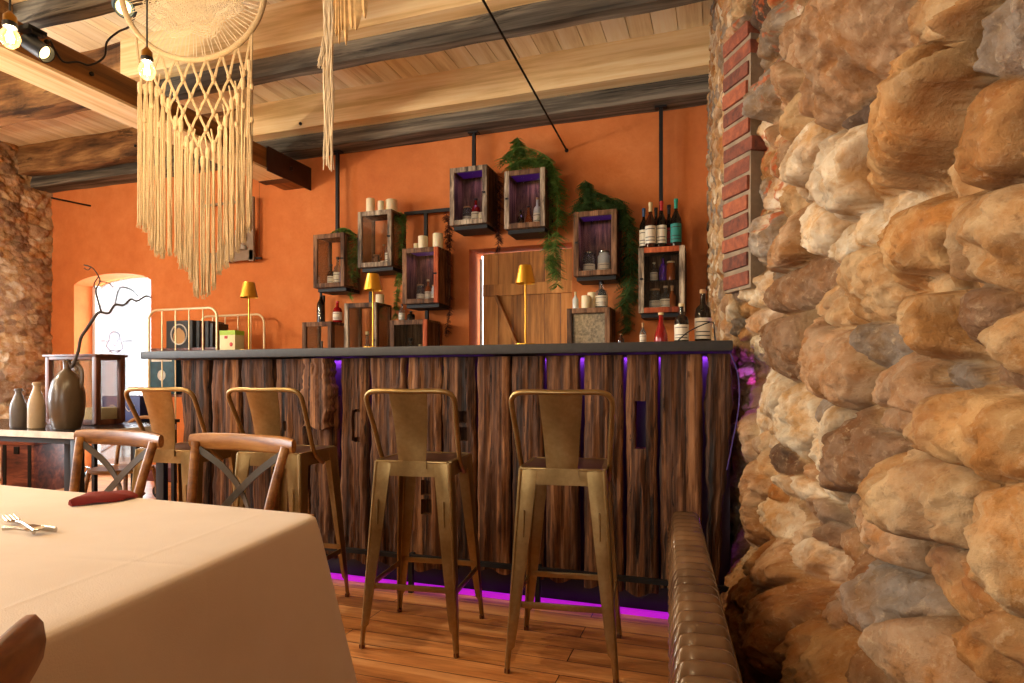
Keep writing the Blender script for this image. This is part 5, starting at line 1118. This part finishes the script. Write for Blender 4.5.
# ================================================================= DREAMCATCHER
hc_=at(193,-12,Z=2.75); rr=72*2.75/FX
yaw=math.atan2(hc_.x,hc_.y)   # hang square to the view of the room centre
dc=empty('dreamcatcher',hc_,-math.atan2(hc_.x,hc_.y)*-1*0+math.asin(SN),'large cream macrame dreamcatcher with a crocheted web and long tassels hanging from the ceiling','dreamcatcher')
sc=2.75/FX
def L_(px,py,dy=0): return Vector(((px-193)*sc,dy,-(py+12)*sc))
m=MB(); m.tube([(rr*math.cos(a),0,rr*math.sin(a)) for a in np.linspace(0,2*PI,65)[:-1]],.0125,12,closed=True); hoop=m.build('hoop',M['rope'],dc)
# radial threads and crocheted disc with star edge
m=MB(); NS=96
for k in range(NS):
    a=2*PI*k/NS; tri=abs(((k/NS*8)%1)*2-1); ri=rr*(.63+.13*(1-tri)); a2=a+.02*math.sin(k*3.)
    m.tube([(ri*math.cos(a),0,ri*math.sin(a)),(rr*.985*math.cos(a2),0,rr*.985*math.sin(a2))],.0016,5,caps=False)
m.build('radial_threads',M['rope_white'],hoop)
m=MB()
for j,f in enumerate(np.linspace(.05,.98,19)):
    pts=[]; n=160
    for k in range(n):
        a=2*PI*k/n; tri=abs(((k/n*8)%1)*2-1); ro=rr*(.63+.13*(1-tri)*(1 if f>.75 else (f/.75)**6)); r_=ro*f+.004*math.sin(a*(12+5*j)+j); pts.append((r_*math.cos(a),.002*math.sin(k+j),r_*math.sin(a)))
    m.tube(pts,.0026,4,closed=True)
for k in range(120):
    a=2*PI*k/120; tri=abs(((k/120*8)%1)*2-1); ro=rr*(.63+.13*(1-tri)); pts=[(ro*f*math.cos(a+.05*math.sin(f*24)),0,ro*f*math.sin(a+.05*math.sin(f*24))) for f in np.linspace(.3 if k%2 else .1,1,14)]; m.tube(pts,.0021,4,caps=False)
m.build('crochet_web',M['rope_white'],hoop)
# rope knots (lark's heads) on the lower hoop
kn=[145,160,176,191,206,222,237,252]
tas=[(140,84,222),(146,86,226),(151,84,243),(157,88,250),(163,96,252),(169,100,250),(176,118,250),(181,122,262),(187,138,265),(192,143,276),(197,150,292),(203,158,292),(208,150,290),(214,143,284),(220,128,268),(226,118,262),(232,100,256),(238,95,246),(243,80,236),(249.5,62,226)]
rg=random.Random(3)
def strand_bundle(m,x,y0,y1,n,w,seed):
    r=random.Random(seed)
    for k in range(n):
        ox=r.uniform(-w,w)*sc; oy=r.uniform(-w,w)*sc*.8; ye=y1+r.uniform(-4,3); ph=r.random()*9; am=r.uniform(.4,1.4)*sc; N=22; pts=[]
        for i in range(N+1):
            t=i/N; g=min(1,t*7)*.75+.25; p=L_(x,y0+(ye-y0)*t); pts.append(Vector((p.x+ox*g*(1+.25*t)+am*math.sin(t*7+ph)*t,oy*g+.6*am*math.cos(t*9+ph),p.z)))
        m.tube(pts,[.0022+.0005*math.sin(i*2.1+ph) for i in range(N)]+[.0026],5)
        e=pts[-1]; 
        for q in range(4): m.tube([e,e+Vector((r.uniform(-.006,.006),r.uniform(-.004,.004),-.02))],[.0012,.0006],3,caps=False)
for i,(x,a,b_) in enumerate(tas):
    m=MB(); strand_bundle(m,x,a,b_,15,2.2 if x>247 else 1.8,i)
    p=L_(x,a); m.lathe([(0,.012),(.009,.006),(.011,-.006),(.010,-.035),(.007,-.045),(0,-.046)],p,12); m.build('tassel',M['rope'],dc)
# diamond net between hoop and tassels
m=MB(); kz=math.sqrt
def hoopy(px): d=(px-193)*sc; return L_(px,0).z*0 - kz(max(0,rr*rr-d*d))
def node(r,c):   # row r, column c (half steps on odd rows)
    px=145+15.3*(c+(.5 if r%2 else 0)); 
    if r==0: return Vector(((px-193)*sc,0,hoopy(px)))
    zz=-(64+12+ (r)*16.5)*sc+.0; edge=abs(px-198)/55; return Vector(((px-193)*sc,0,zz+ (edge**2)*.045))
knots=[]
for r_ in range(0,5):
    nc=8-(r_%2)
    for c in range(nc):
        a=node(r_,c); px=145+15.3*(c+(.5 if r_%2 else 0)); 
        knots.append(a)
        lim=(1-(r_+1)/6.2)*62
        for cc in ((c-1,c) if r_%2==0 else (c,c+1)):
            if 0<=cc<(8-((r_+1)%2)):
                b2=node(r_+1,cc); px2=145+15.3*(cc+(.5 if (r_+1)%2 else 0))
                if abs(px2-198)>lim+6: continue
                for o_ in(-.0035,.0035): m.tube([a+Vector((o_,.004,0)),(a+b2)/2+Vector((o_*.6,-.003,0)),b2+Vector((o_,.002,0))],.0036,6)
for a in knots:
    if a.z>-(64+12+5*16.5)*sc: m.lathe([(0,.016),(.008,.010),(.0095,0),(.008,-.010),(0,-.016)],a+Vector((0,-.003,0)),8)
m.build('knotted_net',M['rope'],dc)
for px,(hx,hy_) in ((141,(136,36)),(251,(252,36))): m=MB(); m.tube(catmull([L_(hx,hy_),L_((px+hx)/2,60),L_(px,72),L_(px,88)],5),.0055,8); m.build('side_rope',M['rope'],dc)
m=MB()
for x,a,b_ in tas[1:-1]:
    m.tube([L_(x,a+2),L_(x+(3 if x<198 else -3),a-14)],.0038,6)
m.build('net_link',M['rope'],dc)
m=MB(); m.tube([(0,0,rr),(0,0,3.19-hc_.z)],.004,6); m.build('hanging_cord',M['rope'],dc)
# ================================================================= FEATHER HANGER
f0=at(330,0,Z=2.6); sf=2.6/FX
fh=empty('macrame_feather_hanger',Vector((f0.x,f0.y,3.18)),math.asin(SN),'small hanging of white cords and beige feathers right of the dreamcatcher','wall hanging')
def F_(px,py): return Vector(((px-330)*sf,0,(H+(HZ-py)/FX*2.6)-3.18))
zt_=0
m=MB(); r=random.Random(9)
for k in range(26):
    x=324+k*.36; ye=158+r.uniform(-8,14); ph=r.random()*6; pts=[Vector((F_(x,0).x+.003*math.sin(i*.9+ph),r.uniform(-.006,.006),(F_(x,-30).z*(1-i/16)+F_(x,ye).z*i/16))) for i in range(17)]; m.tube(pts,.0024,5)
m.tube([(0,0,0),(0,0,F_(330,-40).z)],.004,6); m.build('white_cords',M['rope_white'],fh)
m=MB(); 
for k in range(26): 
    x=r.uniform(-2,2); m.tube([F_(323,36),F_(323+x,52)+Vector((0,r.uniform(-.01,.01),0)),F_(320.5+x*1.3,r.uniform(62,69))+Vector((0,r.uniform(-.01,.01),0))],.0016,4)
m.build('white_tassel',M['rope_white'],fh)
def feather(m,top,tip,w,seed):
    r=random.Random(seed); n=10; rows=[]; d=(tip-top); s_=Vector((1,0,0)); th=.0012
    vs=[];
    for i in range(n+1):
        t=i/n; p=top+d*t; ww=w*math.sin(PI*min(1,(t*.85+.12)))**.8; vs+=[p-s_*ww+Vector((0,.004,0)),p+Vector((0,-.004,0)),p+s_*ww+Vector((0,.004,0)),p+Vector((0,.001,0))]
    fs=[(i*4+k,i*4+(k+1)%4,(i+1)*4+(k+1)%4,(i+1)*4+k) for i in range(n) for k in range(4)]+[(3,2,1,0),(n*4,n*4+1,n*4+2,n*4+3)]; m.add(vs,fs,r.random(),True); m.tube([top+Vector((0,-.006,0)),tip],[.0014,.0006],5)
for i,(a,b_,c,d,w) in enumerate([(337,-20,336,36,4),(341,-16,342,30,4.5),(345,-20,346,45,3.5),(350,-16,352,28,5),(357,-20,356,30,6),(363,-14,365,18,3.5),(339,0,339,44,2),(334,-10,333,28,3)]):
    m=MB(); feather(m,F_(a,b_),F_(c,d),w*sf,i); m.build('feather',M['feather'],fh)
m=MB(); m.tube([F_(325,-28),F_(366,-24)],.006,8); m.build('crossbar',M['wood_door'],fh)
# ================================================================= PENDANT BULBS
def pendant(loc,label,rb,lit=True,ptop=3.30):
    r=empty('pendant_bulb',loc,0,label,'pendant lamp','bare filament pendant lamps over the dining table')
    m=MB(); m.tube([(0,0,rb*3.0),(0,0,ptop-loc[2])],.0032,8); m.build('cord',M['black'],r)
    m=MB(); s_=rb/.03; m.lathe([(0,.088*s_),(.006*s_,.088*s_),(.012*s_,.080*s_),(.019*s_,.072*s_),(.0195*s_,.052*s_),(.017*s_,.05*s_)],n=24); m.build('socket',M['brass'],r)
    m=MB(); m.lathe([(.017*s_,.052*s_),(.0215*s_,.05*s_),(.0215*s_,.034*s_),(.016*s_,.032*s_),(0,.032*s_)],n=24); m.build('socket_ring',M['black'],r)
    m=MB(); m.lathe([(0,-.034*s_),(.012*s_,-.032*s_),(.024*s_,-.020*s_),(.030*s_,0),(.026*s_,.016*s_),(.016*s_,.030*s_),(.0135*s_,.038*s_)],n=28,cap=False); b=m.build('bulb_glass',M['bulb'],r); b.visible_shadow=True
    m=MB(); 
    for k in range(6):
        a=k*PI/3; m.tube([(.006*s_*math.cos(a),.006*s_*math.sin(a),.022*s_),(.010*s_*math.cos(a+.3),.010*s_*math.sin(a+.3),-.014*s_)],.0012*s_,5)
    m.tube([(0,0,.034*s_),(0,0,-.006*s_)],.003*s_,6); m.build('filament',M['filament'],b)
    return r
M['bulb']=thin_glass('bulb_glass',(255,236,200),.7)
_t=M['bulb'].node_tree; _e=_t.nodes.new('ShaderNodeEmission'); _e.inputs[0].default_value=srgb(255,206,130); _e.inputs[1].default_value=.9; _a=_t.nodes.new('ShaderNodeAddShader'); _o=[n for n in _t.nodes if n.type=='OUTPUT_MATERIAL'][0]; _t.links.new(_o.inputs[0].links[0].from_socket,_a.inputs[0]); _t.links.new(_e.outputs[0],_a.inputs[1]); _t.links.new(_a.outputs[0],_o.inputs[0])
q=at(147,71,Z=2.32); BULBS=[q]; pendant(q,'lit filament bulb hanging in front of the dreamcatcher',.030)
q=at(10,38,Z=2.05); BULBS.append(q); pendant(q,'lit filament bulb in the top left corner of the picture',.030)
for k in range(2):  # further pendants out of view, assumed along the row and added as lights
    q=Vector((BULBS[1].x-.05*k,BULBS[1].y-.75*(k+1),2.24)); BULBS.append(q); pendant(q,'lit filament bulb assumed over the near end of the dining table, outside the picture',.030)
# ceiling spotlights on the girder
def spot(p,d,label,mat):
    r=empty('spotlight',p,0,label,'spotlight','small ceiling spotlights')
    d=Vector(d).normalized(); R=d.to_track_quat('Z','Y').to_matrix()
    m=MB(); m.lathe([(0,-.07),(.035,-.07),(.042,-.06),(.045,.06),(.050,.075),(.044,.075),(.038,.05),(0,.05)],n=24,M=R); m.build('lamp_head',mat,r)
    m=MB(); m.lathe([(0,.052),(.036,.052)],n=20,M=R,cap=False); m.build('lens',M['glow_small'],r)
    m=MB(); m.box((0,.0,.075),(.03,.06,.03)); m.tube([(0,0,.07),(0,0,.0)],.008,8); m.box((-.03,0,.09),(.09,.10,.025)); m.build('mount',mat,r); return r
s1=at(36,47,x=GX1+.14); spot(s1,(.8,.25,-.55),'black spotlight fixed to the girder in the top left, wired with a black cable',M['black'])
s2=at(122,6,Z=3.3); spot(s2,(.7,-.4,-.5),'dark teal and chrome spotlight near the ceiling behind the dreamcatcher rim',M['card_teal'])
c=[at(50,40,x=GX1+.1),at(56,52,x=GX1+.05),at(64,62,x=GX1+.04),at(78,62,x=GX1+.04),at(90,65,x=GX1+.04),at(104,57,x=GX1+.08),at(107,42,x=GX1+.2),at(118,32,x=GX1+.25),at(130,26,Z=3.6),at(136,12,Z=3.4)]
m=MB(); m.tube(catmull(c,6),.006,8); tag(m.build('power_cable',M['black']),'black power cable looping along the girder between the two spotlights','cable')
# ================================================================= LIGHT AND CAMERA
def light(name,kind,loc,power,color,size=.1,rot=None,size_y=None,**kw):
    l=bpy.data.lights.new(name,kind); l.energy=power; l.color=color
    if kind=='AREA':
        l.size=size
        if size_y: l.shape='RECTANGLE'; l.size_y=size_y
    elif kind!='SUN': l.shadow_soft_size=size
    for k,v in kw.items(): setattr(l,k,v)
    o=bpy.data.objects.new(name,l); COL.objects.link(o); o.location=loc
    if rot is not None: o.rotation_euler=rot
    return o
W=bpy.data.worlds.new('daylight'); SC.world=W; W.use_nodes=True; bg=W.node_tree.nodes['Background']; bg.inputs[0].default_value=(.92,.96,1,1); bg.inputs[1].default_value=5.0
for x_,y_ in((-5.2,1.7),(-5.2,.4),(-4.9,-1.2)):  # extra pendants added out of view to brighten the left side
    pendant(Vector((x_,y_,2.35)),'added filament bulb to brighten the far left part of the room, outside the picture',.03); light('pendant_glow','POINT',(x_,y_,2.35),165,(1,.88,.72),.05)
# fill light added at the unseen rear windows, daylight at the assumed left window and at the glass door
light('rear_fill_light','AREA',(-4.9,YR-.4,1.65),55,(1,.90,.76),1.4,(PI/2,0,0),1.5)
light('rear_fill_light','AREA',(-1.12,YR-.4,1.65),65,(1,.90,.76),1.5,(PI/2,0,0),1.5)
light('assumed_left_window_light','AREA',(XL-.4,1.1,1.7),320,(.86,.93,1),1.5,(PI/2,0,-PI/2),1.6)
light('glass_door_daylight','AREA',(cw,WY+.6,1.2),120,(.95,.97,1),.9,(-PI/2,0,0),2.0)
for i_,b in enumerate(BULBS): light('pendant_glow','POINT',b+Vector((0,0,-.004)),(14,24,34,30)[i_],(1,.85,.67),.02)
light('spot_beam','SPOT',s1+Vector((.10,.03,-.08)),190,(1,.82,.6),.03,Vector((.8,.25,-.55)).to_track_quat('-Z','Y').to_euler(),spot_size=math.radians(75),spot_blend=.6)
# purple led strips of the bar shine down behind the planks and at its right end
for a,b in((300,345),(365,480),(535,600),(615,715)):
    xa_,xb_=X(a),X(b); light('bar_led','AREA',((xa_+xb_)/2,BY+.145,1.185),(xb_-xa_)*3,(.38,.06,1),xb_-xa_,(0,0,0),.02)
light('bar_end_led','AREA',(bx1+.10,BY+.20,.75),5,(.38,.05,1),.8,(0,PI/2,0),.05)
cam=bpy.data.cameras.new('camera'); co=bpy.data.objects.new('camera',cam); COL.objects.link(co); SC.camera=co
co.location=(0,0,H); co.rotation_euler=(PI/2,0,math.asin(SN)); cam.sensor_width=36; cam.lens=FX/1024*36; cam.shift_y=(HZ-341.5)/1024; cam.clip_start=.02
SC.view_settings.view_transform='Standard'; SC.view_settings.look='None'; SC.view_settings.gamma=1; SC.view_settings.use_curve_mapping=False; SC.view_settings.exposure=-0.12
SC.cycles.use_denoising=True; SC.cycles.max_bounces=8; SC.cycles.transparent_max_bounces=24; SC.cycles.sample_clamp_indirect=6
